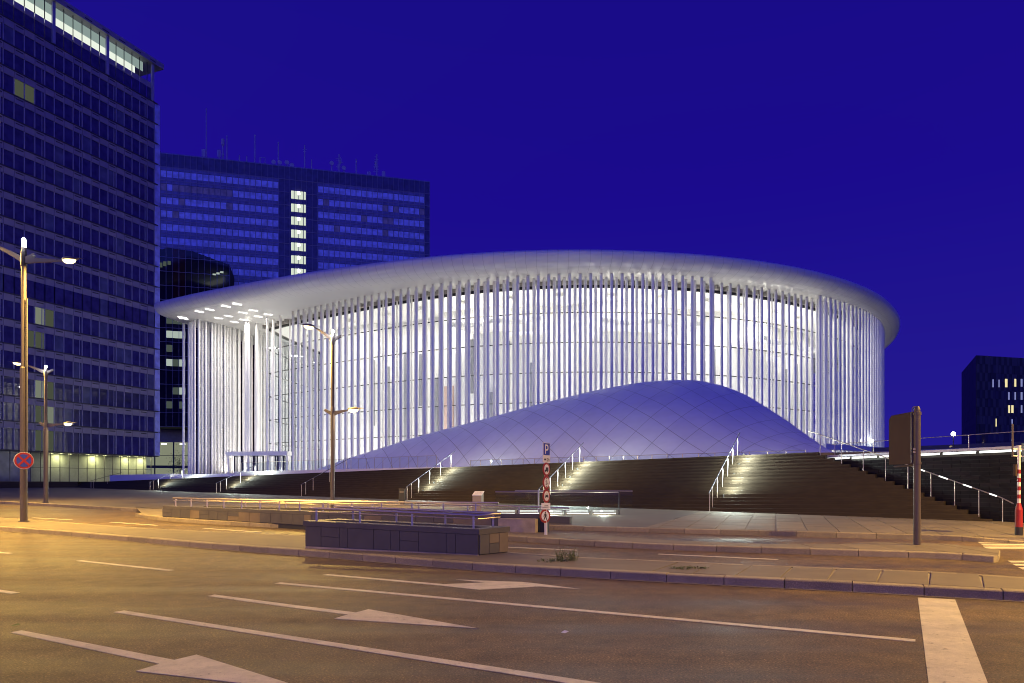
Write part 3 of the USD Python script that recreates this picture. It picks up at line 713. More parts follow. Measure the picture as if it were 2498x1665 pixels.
# ------------------------------------------------------------------ white glass tower at left
PC, ED = np.array([-61.5, 127.0]), np.array([.385, .923]); ED = ED / np.linalg.norm(ED); FN = np.array([ED[1], -ED[0]])
AX = ((*ED, 0), (*(-FN), 0), (0, 0, 1))
def fac(s, out): return PC - ED * s + FN * out         # s metres from the right edge, out of the face
ylev = [249, 298.9, 346.7, 396.6, 446.4, 498, 546, 595.8, 647, 697, 746.4, 797.8, 849, 898.5, 949.5, 1001.8, 1052.8, 1111.5]
zl = [EYE + (YH - y) * 127 / F for y in ylev]
tower = thing('office_tower', 'tall dark glass office tower at the left edge, lit under its roof', 'office tower', (*PC, 0))
BAYS, BW = 20, 1.5
def facbox(name, parent, s0, s1, z0, z1, o0, o1, mat, **k):
    c = (fac((s0 + s1) / 2, (o0 + o1) / 2))
    return put(parent, name, MB().box((*c, (z0 + z1) / 2), (abs(s1 - s0), abs(o1 - o0), z1 - z0), AX), mat, **k)
LEN = 44
body = put(tower, 'wall', MB().box((*fac(LEN / 2, -9), (zl[-1] + zl[0]) / 2 - .1), (LEN - .4, 16, zl[0] - zl[-1] - .1), AX), m_dark)
lit_bays = {(2, 15), (2, 14)}; blind = {(5, 9), (9, 6), (9, 14), (12, 3), (12, 4), (15, 10), (13, 9), (3, 8)}
office = {(13 - 1, 13), (13 - 1, 14), (11, 13), (11, 12), (14, 13), (14, 12), (15, 13), (15, 12), (16, 13), (16, 12)}
e_office = EM('office_glow', (.80, .92, .62), .012)
e_office2 = EM('office_glow_strong', (.9, 1., .75), .03)
nw = 0; rest = MB(); rests = MB()
for fl in range(len(zl) - 1):
    zt, zb_ = zl[fl], zl[fl + 1]
    facbox('ledge', tower, -.55, LEN, zt - .16, zt, -.3, .14, m_ledge)
    band = fl == 10
    for b in range(BAYS):
        s0, s1 = b * BW + .03, (b + 1) * BW - .03
        zs = zt - 1.12
        if b < 18 and nw < 306:
            facbox('spandrel_panel', tower, s0, s1, zs, zt - .17, -.06, .03, m_span)
            if b % 2: facbox('vent_slot', tower, s0 + .18, s1 - .18, zt - .52, zt - .36, .03, .045, m_ledge)
            if (fl, b) in lit_bays: mt = e_office
            elif (fl, b) in office: mt = e_office2 if (fl + b) % 3 == 0 else e_office
            elif (fl, b) in blind or rng.random() < .06: mt = m_wglass2
            else: mt = m_wglass
            w = facbox('window', tower, s0 + .05, s1 - .05, zb_ + .02, zs - .01, -.16 if not band else -.02, -.12 if not band else 0.0, mt); nw += 1
            if b % 4 == 1 and not band: facbox('mullion', w, s0 + .34, s0 + .42, zb_ + .02, zs, -.12, -.03, m_alu)
        else:
            c = fac((s0 + s1) / 2, -.14); rest.box((*c, (zb_ + zs) / 2), (s1 - s0 - .1, .04, zs - zb_ - .03), AX)
            c = fac((s0 + s1) / 2, -.015); rests.box((*c, (zs + zt - .17) / 2), (s1 - s0, .09, .95), AX)
    if not band:
        for b in range(BAYS + 1): facbox('mullion', tower, b * BW - .06, b * BW + .06, zb_ + .01, zt - 1.12, -.15, -.01, m_alu) if b < 15 else rests.box((*fac(b * BW, -.08), (zb_ + zt - 1.12) / 2), (.12, .14, zt - 1.13 - zb_), AX)
put(tower, 'side_windows', rest, m_wglass, kind='stuff'); put(tower, 'side_frames', rests, m_alu, kind='stuff')
# storey under the roof: dark windows below, self-glowing strips above, roof slab
zt0 = zl[0]; zr = EYE + (YH - 153) * 127 / F
facbox('ledge', tower, -.55, LEN, zl[-1] - .16, zl[-1], -.3, .35, m_ledge)
for b in range(BAYS):
    s0, s1 = b * BW + .05, (b + 1) * BW - .05
    facbox('window', tower, s0, s1, zt0 + .05, zt0 + 2.1, -.16, -.12, m_wglass)
    facbox('spandrel_panel', tower, s0, s1, zt0 + 2.12, zt0 + 3.0, -.12, -.04, m_span)
    g0, g1 = fac(s0, -.08), fac(s1, -.08); put(tower, 'clerestory_pane', MB().add([(*g0, zt0 + 3.05), (*g1, zt0 + 3.05), (*g1, zr - .62), (*g0, zr - .62)], [[0, 1, 2, 3]]), m_glass)
    facbox('clerestory_mullion', tower, s1 + .01, s1 + .09, zt0 + 3.02, zr - .6, -.12, -.02, m_black)
facbox('glow_wall_strip', tower, 3.2, LEN, zt0 + 3.0, zt0 + 4.7, -1.0, -.9, EM('top_floor_wall_glow', (.95, 1., .82), .16))  # wall strip glows in its own material in place of room lamps
facbox('glow_ceiling_strip', tower, 1.6, LEN, zt0 + 4.72, zr - .56, -1.0, -.9, EM('top_floor_glow', (.72, .92, .80), .06))  # dimmer upright strip, glowing by itself for the lamplit ceiling
for s in (.3, 9.0, 18.0, 27.0): facbox('pillar', tower, s, s + .45, zt0, zr - .55, -.05, .25, m_alu)
facbox('roof', tower, -1.4, LEN, zr - .55, zr + .35, -16, .6, m_span)
for b in range(0, BAYS, 2): facbox('roof_slot', tower, b * BW + .3, b * BW + 1.5, zr - .3, zr - .12, .6, .615, m_ledge)
# corner fin of glass
for fl in range(len(zl) - 1): facbox('corner_fin', tower, -1.15, -.12, zl[fl + 1] + .06, zl[fl] - .06, -.1, -.05, m_fglass)
# lobby
zlo, zhi = 2.3, zl[-1] - .2
for b in range(0, 20):
    s0 = .3 + b * 1.5
    g0, g1 = fac(s0, -.53), fac(s0 + 1.45, -.53); put(tower, 'lobby_pane', MB().add([(*g0, zlo), (*g1, zlo), (*g1, zhi), (*g0, zhi)], [[0, 1, 2, 3]]), m_glass if b < 14 else m_wglass2)
    facbox('lobby_mullion', tower, s0 - .05, s0, zlo, zhi, -.58, -.48, m_ledge)
    if b < 12 and b not in (4, 8):
        p = fac(s0 + .75, -1.25)
        facbox('downlight', tower, s0 + .55, s0 + .95, zhi - .06, zhi - .02, -1.5, -1.2, EM('lobby_light', (1., .95, .45), .5) if b == 0 else UsdShade.Material.Get(stage, '/World/Looks/lobby_light'))
        if b % 2 == 0: lamp(UsdLux.DiskLight, 'lobby_light', (*p, zhi - .1), .12, 7. if b % 3 else 9., (1., .93, .42), tower)
facbox('lobby_transom', tower, .3, 22, 4.35, 4.41, -.6, -.5, m_ledge)
facbox('lobby_wall', tower, -.1, LEN, zlo, zhi, -2.3, -2.1, M('lobby_wall_paint', (.34, .36, .30), .6))
facbox('lobby_floor', tower, -.1, LEN, 1.9, zlo - .01, -3, .8, m_ground)
facbox('lobby_ceiling', tower, -.1, LEN, zhi + .0, zhi + .1, -3, -.3, m_span)
# raised forecourt of that tower
fp = [at(-700, 1176, 92)[:2], at(0, 1176, 95)[:2], at(190, 1177, 99)[:2]]
mb = MB()
for a, b in zip(fp[:-1], fp[1:]): mb.slab(a, b, -.5, 2.22, .5, side=1)
fc = put(None, 'forecourt', mb, m_stair, kind='structure')
pf = Polygon([tuple(p) for p in fp] + [(-40, 106), (-40, 150), (-160, 150)]); mb = MB(); v, f = tri(pf.buffer(0)); mb.add(np.c_[v, np.full(len(v), 2.21)], f); put(fc, 'top', mb, m_ground)

# ------------------------------------------------------------------ blue office slab behind the hall
FR = np.array([-24.0, 215.0]); FD = -unit((.965, .26, 0))[:2]; FM = np.array([-FD[1], FD[0]])
if FM[1] > 0: FM = -FM
BX = ((*FD, 0), (*(-FM), 0), (0, 0, 1))
far = thing('office_block', 'broad blue glass office block with rooftop antennas rising behind the concert hall', 'office building', (*FR, 0))
FZ = EYE + 741 * 215 / F
def fb(name, parent, s0, s1, z0, z1, o0, o1, mat, **k):
    c = FR + FD * (s0 + s1) / 2 + FM * (o0 + o1) / 2
    return put(parent, name, MB().box((*c, (z0 + z1) / 2), (abs(s1 - s0), abs(o1 - o0), z1 - z0), BX), mat, **k)
FL = 3.55; W_ = 84.0; GB = 1.5
put(far, 'wall', MB().box((*(FR + FD * W_ / 2 - FM * 9), (FZ) / 2), (W_ - .4, 17.4, FZ - .4), BX), m_dark)
roofb = fb('roof', far, 0, W_, FZ - .3, FZ, -18, .1, m_fspan)
cand = []
for fl in range(24):
    z1 = FZ - 3.7 - fl * FL; z0 = z1 - FL
    for b in range(int(W_ / GB)):
        s0 = b * GB; p = FR + FD * (s0 + .75); px = proj(p); py = YH - (z0 + 2 - EYE) * F / p[1]
        core = 30 <= px - 0 and (680 <= px <= 775)
        # hidden behind the hall or the left tower
        hid = px < 378 or (px < 545 and py > 655) or (py > 745 - (px - 560) * .155 and px > 452) or py > 1045
        if core:
            cand.append(('core', s0, z0, z1, hid, px, py)); continue
        cand.append(('win', s0, z0, z1, hid, px, py))
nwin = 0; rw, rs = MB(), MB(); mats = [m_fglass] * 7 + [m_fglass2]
for kind, s0, z0, z1, hid, px, py in cand:
    if hid: continue
    flr = round((FZ - 3.7 - z1) / FL)
    if kind == 'core': fb('core_panel', far, s0 + .03, s0 + GB - .03, z0 + .06, z1 - .02, -.05, 0, m_fdark); continue
    edge = s0 < 1.4
    if edge: fb('core_panel', far, s0 + .03, s0 + GB - .03, z0 + .06, z1 - .02, -.05, 0, m_fdark); continue
    amber = (flr == 1 and 415 < px < 570) or (flr in (2, 1, 3) and rng.random() < .12)
    low = False
    lit = low and flr in (12, 14, 16, 17, 18) and px > 405 and rng.random() < .8
    mt = (m_fglass2 if amber else m_fglass) if not low else (EM('far_lit_window', (.85, 1., .9), .075) if lit and not stage.GetPrimAtPath('/World/Looks/far_lit_window') else UsdShade.Material.Get(stage, '/World/Looks/far_lit_window') if lit else m_fdark)
    zc = z0 + .85
    if nwin < 300:
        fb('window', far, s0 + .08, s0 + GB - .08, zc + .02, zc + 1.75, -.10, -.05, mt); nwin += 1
    else:
        c = FR + FD * (s0 + .75) + FM * -.075; rw.box((*c, zc + .9), (GB - .16, .05, 1.7), BX)
    c = FR + FD * (s0 + .75) + FM * -.025; rs.box((*c, (zc + 1.8 + z1) / 2), (GB - .06, .05, z1 - zc - 1.84), BX); rs.box((*c, (z0 + zc) / 2), (GB - .06, .05, .8), BX)
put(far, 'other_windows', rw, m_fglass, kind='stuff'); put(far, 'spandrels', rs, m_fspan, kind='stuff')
for b in range(int(W_ / GB)): fb('parapet_panel', far, b * GB + .03, b * GB + GB - .03, FZ - 3.66, FZ - .3, -.05, 0, m_fdark)
for b in range(int(W_ / GB) + 1): fb('mullion', far, b * GB - .035, b * GB + .035, 2, FZ, 0, .12, m_far_mull)
for fl in range(24): fb('storey_line', far, 0, W_, FZ - 3.7 - fl * FL - .05, FZ - 3.7 - fl * FL + .05, 0, .09, m_far_mull)
# the stair windows with a bulb each
for k in range(8):
    zc = EYE + (YH - (482 + k * 31.2)) * 207 / F
    for x0, x1 in ((710, 717), (718.5, 727.5), (729, 739), (741, 746)):
        sa = [np.linalg.solve(np.array([[FD[0], -(x - CX) / F * FD[1] * 1.0 + 0], [FD[1], 0]]) if False else np.array([[1]]), [0])[0] for x in (0,)]
        def s_of(x):
            r = (x - CX) / F; return (FR[0] - r * FR[1]) / (r * FD[1] - FD[0])
        fb('stair_window', far, s_of(x1), s_of(x0), zc - 1.05, zc + 1.15, .125, .16, e_win)
    p = FR + FD * s_of(728.5) + FM * .22
    put(far, 'stair_lamp', MB().lathe((*p, zc + .1), [(.03, 0), (.38, .15), (.45, .5), (.3, .85), (.03, 1.0)], 10), e_bulb)
# dark block added in place of a reflection in the office block glass
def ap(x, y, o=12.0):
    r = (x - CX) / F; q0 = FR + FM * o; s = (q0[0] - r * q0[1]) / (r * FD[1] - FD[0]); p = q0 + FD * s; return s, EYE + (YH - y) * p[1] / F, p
ann = thing('reflection_block', 'added dark block standing for a reflection in the office block glass, sloping top, between the office tower and the hall roof', 'building', (*ap(470, 1183)[2], 0))
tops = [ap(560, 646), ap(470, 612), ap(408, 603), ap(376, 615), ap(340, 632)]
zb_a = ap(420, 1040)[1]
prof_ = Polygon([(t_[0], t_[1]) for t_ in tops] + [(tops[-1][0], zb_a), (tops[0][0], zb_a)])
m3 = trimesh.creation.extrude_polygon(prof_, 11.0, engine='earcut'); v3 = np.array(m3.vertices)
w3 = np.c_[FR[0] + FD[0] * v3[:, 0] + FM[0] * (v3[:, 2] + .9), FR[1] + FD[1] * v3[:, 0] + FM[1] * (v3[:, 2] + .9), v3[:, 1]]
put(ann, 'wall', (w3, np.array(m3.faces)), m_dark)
m_ann = facade_glass('reflected_glass', (.012, .010, .020), .05, .55); m_annr = facade_glass('reflected_glass_red', (.035, .006, .010), .06, .5)  # dark colours of the facade seen in the reflection
e_al = EM('reflected_lit_window', (.85, 1., .88), .07); e_ad = EM('reflected_dim_window', (.5, .65, .55), .018)  # glow of the lit windows within the reflection
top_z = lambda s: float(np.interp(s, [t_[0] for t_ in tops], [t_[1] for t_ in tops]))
sA, sB = tops[0][0], tops[-1][0]; z = zb_a; fl = 0; ra2 = random.Random(11)
def ab(name, s0, s1, z0, z1, o0, o1, mat): return fb(name, ann, s0, s1, z0, z1, o0, o1, mat)
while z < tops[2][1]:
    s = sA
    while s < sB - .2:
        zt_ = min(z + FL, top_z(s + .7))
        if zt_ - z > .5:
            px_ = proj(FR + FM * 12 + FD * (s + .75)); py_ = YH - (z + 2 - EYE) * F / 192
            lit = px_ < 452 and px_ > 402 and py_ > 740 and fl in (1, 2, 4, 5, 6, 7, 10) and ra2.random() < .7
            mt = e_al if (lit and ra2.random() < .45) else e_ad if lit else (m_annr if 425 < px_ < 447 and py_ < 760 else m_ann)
            if not (px_ > 452 and py_ > 760): ab('reflected_pane', s + .04, min(s + 1.5, sB) - .04, z + .05 + (1.0 if lit else 0), zt_ - .05 - (.7 if lit else 0), 11.9, 11.98, mt)
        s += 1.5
    ab('reflected_storey_line', sA if z < top_z(sA) else next(q for q in np.arange(sA, sB, .5) if top_z(q) > z), sB, z - .04, z + .04, 11.95, 12.05, m_alu)
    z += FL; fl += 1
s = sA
while s < sB: ab('reflected_mullion', s - .03, s + .03, zb_a, top_z(s), 11.96, 12.04, m_alu); s += 1.5
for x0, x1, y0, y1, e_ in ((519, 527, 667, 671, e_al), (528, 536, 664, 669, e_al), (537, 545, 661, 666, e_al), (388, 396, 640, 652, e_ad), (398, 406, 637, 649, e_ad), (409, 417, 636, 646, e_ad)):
    a0, a1 = ap(x1, y1), ap(x0, y0); ab('reflected_light', a0[0], a1[0], a0[1], a1[1], 12.05, 12.1, e_)
# white lobby behind thin frames
for k in range(5):
    s0 = s_of(468) + k * 4.6
    fb('lobby_blind', far, s0, s0 + 4.3, 3.0, 13.2, .3, .35, EM('lobby_blind_glow', (.75, .80, .55), .045) if k == 0 else UsdShade.Material.Get(stage, '/World/Looks/lobby_blind_glow'))
    fb('lobby_frame', far, s0 + 4.32, s0 + 4.58, 2.0, 14, .4, .6, m_ledge)
    fb('lobby_frame', far, s0, s0 + 4.3, 6.3, 7.0, .4, .6, m_ledge); fb('lobby_frame', far, s0, s0 + 4.3, 9.6, 9.75, .4, .6, m_ledge)
    fb('lobby_lamp', far, s0 + 1.6, s0 + 2.9, 12.6, 12.85, .4, .5, e_bulb)
fb('lobby_beam', far, s_of(480), s_of(370), 13.2, 17.0, .3, .85, m_conc)
# antennas and dishes
ra = random.Random(4)
for x, h, kind in [(500, 14.5, 0), (494, 3.2, 2), (541, 6.5, 1), (532, 3.5, 2), (551, 7.6, 0), (582, 2.6, 0), (600, 2.6, 0), (620, 8.8, 0), (633, 2.6, 3), (667, 1.9, 4), (678, 7.5, 0), (682, 2., 4), (700, 2.2, 4), (712, 1.6, 4), (743, 7.5, 5),
                   (760, 3.6, 0), (810, 3.4, 4), (828, 6, 6), (840, 2.4, 4), (870, 5.2, 0), (902, 2, 2), (921, 7.2, 6), (938, 2.6, 2)]:
    s = s_of(x); p = FR + FD * s - FM * 2.5; z = FZ; mb = MB(); mb.cyl((*p, z - .2), .15 if h < 9 else .11, h + .2, 6)
    if kind == 1:
        mb.cyl((*p, z + h - 1.6), .45, 1.6, 8); mb.lathe((p[0], p[1], z + 2.), [(.05, 0), (.35, .1), (.3, .6), (.05, .7)], 8)
    if kind == 2:
        for q in range(3): mb.box((p[0] + (q - 1) * .35, p[1] - .2, z + h - 1.1), (.22, .15, 1.9))
    if kind == 3: mb.box((p[0] + .7, p[1], z + h), (1.4, .08, .08)); mb.cyl((p[0] + 1.4, p[1], z), .06, h, 6)
    if kind == 4: mb.tube([(p[0], p[1] - .3, z + h - .4), (p[0] + .1, p[1] - .55, z + h - .36), (p[0] + .12, p[1] - .6, z + h - .36)], [.08, .62, .6], 14)
    if kind == 5: mb.box((*p, z + h - 1.2), (1.2, .07, .07)); mb.box((*p, z + h - 1.8), (.8, .07, .07))
    if kind == 6:
        for q in range(7): mb.box((p[0] + ra.uniform(-.6, .6), p[1], z + h * (.3 + .1 * q)), (ra.uniform(.3, 1.6), .07, .09)); mb.cyl((p[0] + ra.uniform(-.8, .8), p[1] - .1, z + h * ra.uniform(.3, .6)), .06, ra.uniform(.8, 2), 5)
    put(roofb, 'dish' if kind == 4 else 'antenna', mb, m_alu)
fb('roof_curb', far, s_of(960), s_of(500), FZ, FZ + .9, -3.4, -2.6, m_far_mull)

# ------------------------------------------------------------------ dark chequered block at right
QC = at(2382, 1183, 140)[:2]; QD = unit((11.2, 3.2, 0))[:2]; QN = np.array([QD[1], -QD[0]]); QL = unit((10.1, 21, 0))[:2]; QLn = np.array([-QL[1], QL[0]])
blk = thing('hotel_block', 'dark block with a chequered facade and a few lit slit windows at the right edge', 'building', (*QC, 0))
QZ = EYE + 317 * 140 / F
AXQ = ((*QD, 0), (*(-QN), 0), (0, 0, 1)); AXL = ((*QL, 0), (*(-QLn), 0), (0, 0, 1))
base = Polygon([tuple(QC), tuple(QC + QD * 40), tuple(QC + QD * 40 + QL * 24), tuple(QC + QL * 24)])
put(blk, 'wall', trimesh.creation.extrude_polygon(base.buffer(-.12, join_style=2), QZ - .1, engine='earcut'), m_dark)
chk = [M(f'chequer_{w}', c, .5, var=.05) for w, c in (('black', (.018, .018, .026)), ('grey', (.055, .055, .068)), ('slate', (.032, .030, .055)))]
rowh = 1.63; nrow = int(QZ / rowh); cw = .66; rl = MB(); rm = MB()
litw = {(10, 3): e_warm, (13, 3): e_warm, (13, 5): 0, (15, 5): e_warm, (16, 5): 0}
e_pale = EM('pale_window', (.42, .46, .95), .075)
spots = {(5, 2): e_pale, (7, 2): e_pale, (10, 2): e_warm, (13, 2): e_warm, (15, 2): e_pale, (16, 2): e_pale, (11, 4): e_pale, (13, 4): e_pale, (15, 4): e_pale, (11, 6): e_warm, (12, 6): e_warm, (15, 6): e_pale, (7, 8): e_warm, (12, 8): e_pale}
for r_ in range(nrow):
    for c_ in range(int(38 / cw)):
        c = QC + QD * (c_ + .5) * cw; z = QZ - (r_ + .5) * rowh; t = .03 * ((c_ + r_) % 2)
        mt = chk[(c_ + r_) % 2] if rng.random() < .6 else rng.choice(chk)
        if c_ < 19 and r_ < 14:
            put(blk, 'facade_panel', MB().box((*(c + QN * (t / 2)), z), (cw - .03, .1 + t, rowh - .03), AXQ), mt)
            if (c_, r_ // 1 - 2) in spots and r_ % 2 == 0: pass
        else: rl.box((*(c + QN * (t / 2)), z), (cw - .03, .1 + t, rowh - .03), AXQ)
    for c_ in range(36):
        c = QC + QL * (c_ + .5) * cw; z = QZ - (r_ + .5) * rowh; rm.box((*(c + QLn * .01 * ((c_ + r_) % 2)), z), (cw - .03, .12, rowh - .03), AXL)
put(blk, 'other_panels', rl, chk[2], kind='stuff'); put(blk, 'side_panels', rm, chk[0], kind='stuff')
for (x, y0, y1, w, e) in [(2421.5, 925, 944, 4, e_pale), (2436, 926, 944, 3, e_pale), (2453.5, 924, 944, 7, e_warm), (2475.5, 924, 943, 5, e_warm), (2491, 924, 943, 5, e_pale), (2460, 956, 975, 4.5, e_pale), (2475.5, 956, 975, 4, e_pale), (2491, 956, 975, 5, e_pale),
                          (2460.5, 988, 1007, 5, e_warm), (2468.5, 988, 1007, 6.5, e_warm), (2491, 988, 1007, 4, e_pale), (2429, 1021, 1040, 2.6, e_warm), (2468, 1022, 1036, 4, e_pale)]:
    r = (x - CX) / F; s = (QC[0] - r * QC[1]) / (r * QD[1] - QD[0]); d = QC[1] + QD[1] * s
    z0, z1 = EYE + (YH - y1) * d / F, EYE + (YH - y0) * d / F
    put(blk, 'window', MB().box((*(QC + QD * s + QN * .1), (z0 + z1) / 2), (w * d / F, .06, z1 - z0), AXQ), e)

# ------------------------------------------------------------------ retaining wall at the right of the stairs
RW0, RW1 = CUT0 + np.array([.42, .05]), CUT1 + cutd * 2.2 + np.array([.42, .05])
wn = np.array([cutd[1], -cutd[0]]); wn = wn if wn[0] < 0 else -wn            # towards the viewer's side (left)
wall = thing('retaining_wall', 'black tiled retaining wall with a glowing light strip along its top at the right', 'wall', (*RW1, 0))
WT = 3.12; Lw = np.linalg.norm(RW1 - RW0); AXW = ((*cutd, 0), (*wn, 0), (0, 0, 1))
put(wall, 'core', MB().box((*((RW0 + RW1) / 2 - wn * .3), (WT - 1) / 2 + .2), (Lw, .5, WT + 1 - .45), AXW), m_black)
th, tw = .155, .82; k = 0
for r_ in range(21):
    for c_ in range(int(Lw / tw) + 1):
        s0 = c_ * tw + (.41 if r_ % 2 else 0) - .41; s1 = s0 + tw; s0, s1 = max(s0, 0), min(s1, Lw)
        if s1 - s0 < .1 or k >= 298: continue
        z = WT - .2 - (r_ + .5) * th
        put(wall, 'wall_tile', MB().box((*(RW0 + cutd * (s0 + s1) / 2 - wn * (.04 - rng.uniform(0, .008))), z), (s1 - s0 - .014, .04, th - .014), AXW), rng.choice([m_tile, m_tile, m_tile2])); k += 1
put(wall, 'coping', MB().box((*((RW0 + RW1) / 2 - wn * .3), WT + .06), (Lw, .62, .1), AXW), m_alu)
s = 0.0
while s < Lw - .2:
    L = min(1.62, Lw - s); put(wall, 'light_strip', MB().box((*(RW0 + cutd * (s + L / 2) - wn * .06), WT - .06), (L - .16, .05, .085), AXW), e_led); s += L
gb = thing('glass_balustrade', 'frameless glass balustrade with a thin rail on top of the black tiled wall', 'balustrade', (*RW0, WT))
put(gb, 'handrail', MB().tube([(*(RW0 - wn * .45), WT + .68), (*(RW1 - wn * .45), WT + .68)], .018, 6), m_steel)
for s in np.arange(.2, Lw, 2.4):
    q = RW0 + cutd * s - wn * .45; put(gb, 'post', MB().cyl((*q, WT + .1), .016, .58, 6), m_steel)
    g0, g1 = q + cutd * .05, q + cutd * 2.35; put(gb, 'glass_pane', MB().add([(*g0, WT + .12), (*g1, WT + .12), (*g1, WT + .64), (*g0, WT + .64)], [[0, 1, 2, 3]]), m_glassrail)
pa, pb = np.array([31.5, 64.5]), np.array([50, 59.5])
pw = thing('terrace_wall', 'low dark terrace wall beyond the retaining wall, under the chequered block', 'wall', (*pa, 0))
put(pw, 'wall', MB().slab(pa, pb, 1.5, (5.0, 5.6), .6), m_clad)
for k_ in range(3): put(pw, 'ledge', MB().slab(pa + np.array([0, -.34]), pb + np.array([0, -.34]), (3.6 + k_ * .5, 4.2 + k_ * .5), (3.66 + k_ * .5, 4.26 + k_ * .5), .08), m_alu)
tl_ = at(2325.6, 1064, 92); dl = thing('distant_lamp', 'small bright lamp on a thin mast between the hall and the chequered block', 'street lamp', (tl_[0], tl_[1], 1))
put(dl, 'mast', MB().cyl((tl_[0], tl_[1], 1.0), .06, tl_[2] - 1.0, 6), m_pole); put(dl, 'globe', MB().lathe((tl_[0], tl_[1], tl_[2]), [(.03, 0), (.22, .1), (.27, .3), (.2, .5), (.03, .58)], 10), e_star)

# ------------------------------------------------------------------ street lamps
def street_lamp(base, ztop, arms, label, r=(.11, .085), group='street lamps with slender pole and winged arms', star=True, star_p=0):
    """arms: (z of the joint, (dx, dy) plan direction, length, rise, lens material, light power)"""
    t = thing('street_lamp', label, 'street lamp', base, group)
    x, y, z = base; zm = z + (ztop - z) * .56
    put(t, 'pole', MB().lathe((x, y, 0), [(r[0] * 1.02, z - .1), (r[0], z + .02), (r[0], zm), (r[0] * .97, zm + .02), (r[1], zm + .05), (r[1], ztop)], 18), m_pole, smooth=40)
    put(t, 'base_plate', MB().cyl((x, y, z - .02), r[0] * 1.5, .05, 16), m_lamp)
    put(t, 'inspection_door', MB().box((x, y - r[0] - .002, z + .75), (.09, .012, .5)), m_lamp)
    for za, dr, L, rise, lens, power in arms:
        d = np.array([*unit(np.array([*dr, 0.]))[:2], 0]); n_ = np.array([-d[1], d[0], 0]); up = np.array([0, 0, 1.])
        o = np.array([x, y, za]); P = lambda a, b, c=0.: o + d * a + up * b + n_ * c
        put(t, 'collar', MB().lathe((x, y, za - .3), [(r[1] * 1.1, 0), (r[1] * 1.25, .05), (r[1] * 1.3, .35), (r[1] * 1.15, .55), (r[1] * 1.02, .6)], 14), m_lamp, smooth=40)
        mb = MB(); hl = .52                                    # head length
        st = np.linspace(0, 1, 9); V = []
        for q in st:                                           # tapering blade of an arm, curved up
            a = .04 + q * (L - hl); b = rise * (1.3 * q - .3 * q * q) - .02; w = .10 - .05 * q; h = .17 * (1 - q) ** 1.2 + .05
            V += [P(a, b - h * .7, -w / 2), P(a, b - h * .7, w / 2), P(a, b + h * .4, w / 2), P(a, b + h * .4, -w / 2)]
        fs = []
        for i in range(8):
            for k in range(4): fs.append([i * 4 + k, i * 4 + (k + 1) % 4, i * 4 + 4 + (k + 1) % 4, i * 4 + 4 + k])
        fs += [[3, 2, 1, 0], [32, 33, 34, 35]]; mb.add(V, np.array(fs)[:, ::-1])
        for s_ in (-.03, .03):                                 # split tail behind the pole
            mb.add([P(0, .02, s_ * .4), P(-.08, -.14, s_), P(-.48, .14 + s_, s_), P(-.40, .17 + s_, s_ * 1.3), P(0, .02, s_ * 2), P(-.08, -.14, s_ * 1.8)], [[0, 1, 2, 3], [4, 3, 2, 5], [0, 3, 4, 4], [1, 5, 2, 2]])
        arm = put(t, 'arm', mb, m_lamp, smooth=30)
        hc = P(L - hl / 2, rise + .01); sl = unit(d * 1 + up * rise / L * .35); su = np.cross(sl, n_); su = su if su[2] > 0 else -su
        sph = trimesh.creation.icosphere(2); v = np.array(sph.vertices); keep = v * [hl / 2 + .06, .15, .12]; keep[:, 2] = np.where(v[:, 2] < 0, v[:, 2] * .03, keep[:, 2])
        put(t, 'lamp_head', (hc + keep @ np.array([sl, n_, su]), np.array(sph.faces)), m_lamp, smooth=35)
        tipm = MB(); tipm.add([hc + sl * .2 + n_ * .09, hc + sl * .2 - n_ * .09, hc + sl * .62 + su * .03, hc + sl * .2 + su * .08], [[0, 1, 2, 2], [0, 2, 3, 3], [1, 3, 2, 2], [0, 3, 1, 1]]); put(t, 'head_tip', tipm, m_lamp)
        lv = v * [hl / 2, .15, .14]; lv[:, 2] = np.minimum(lv[:, 2], 0)
        put(t, 'lens', (hc - su * .025 + lv @ np.array([sl, n_, su]), np.array(sph.faces)), lens)
        if power: lamp(UsdLux.DiskLight, 'lamp_light', hc - su * .16, .12, power * .8, AMBER if lens is e_amber else (1., .72, .42), t)
    if star:
        put(t, 'top_lantern', MB().lathe((x, y, ztop), [(.05, 0), (.075, .02), (.08, .3), (.06, .36), (.02, .38)], 12), e_star)
        put(t, 'lantern_cap', MB().cyl((x, y, ztop - .14), r[1] * .9, .15, 12), m_lamp)
        if star_p: lamp(UsdLux.SphereLight, 'top_light', (x - .0, y - .2, ztop + .2), .08, star_p, (.9, .95, 1.), t)
    return t
P1, P2, P3 = 150., 160., 270.
b1_ = gr(58, 1272, KH); b2_ = gr(112, 1226, KH); b3_ = np.array([(811.5 - CX) / F * 37.9, 37.9, gz(37.9) + KH])
z1_ = at(0, 604, b1_[1])[2]; L1 = street_lamp(b1_, z1_, [(z1_ - .42, (1, -.12), 2.15, -.10, e_amber, P1), (z1_ - .42, (-1, .1), 2.15, .75, e_amber, P1)],
      'tallest street lamp, at the left edge, round red and blue sign on its pole', r=(.125, .09), star_p=2)
put(L1, 'cable_strip', MB().box((b1_[0] + .16, b1_[1] - .05, (b1_[2] + 2.5 + at(0, 728, b1_[1])[2]) / 2), (.035, .05, at(0, 728, b1_[1])[2] - b1_[2] - 2.5)), m_pole)
z2_ = at(0, 905, b2_[1])[2]; street_lamp(b2_, z2_, [(z2_ - .05, (-1, -.1), 1.95, .55, e_amber, P2), (at(0, 1036, b2_[1])[2], (1, -.1), 1.75, .08, e_amber2, 9)],
      'farthest street lamp, before the dark office tower near the left edge', r=(.13, .09), star_p=2)
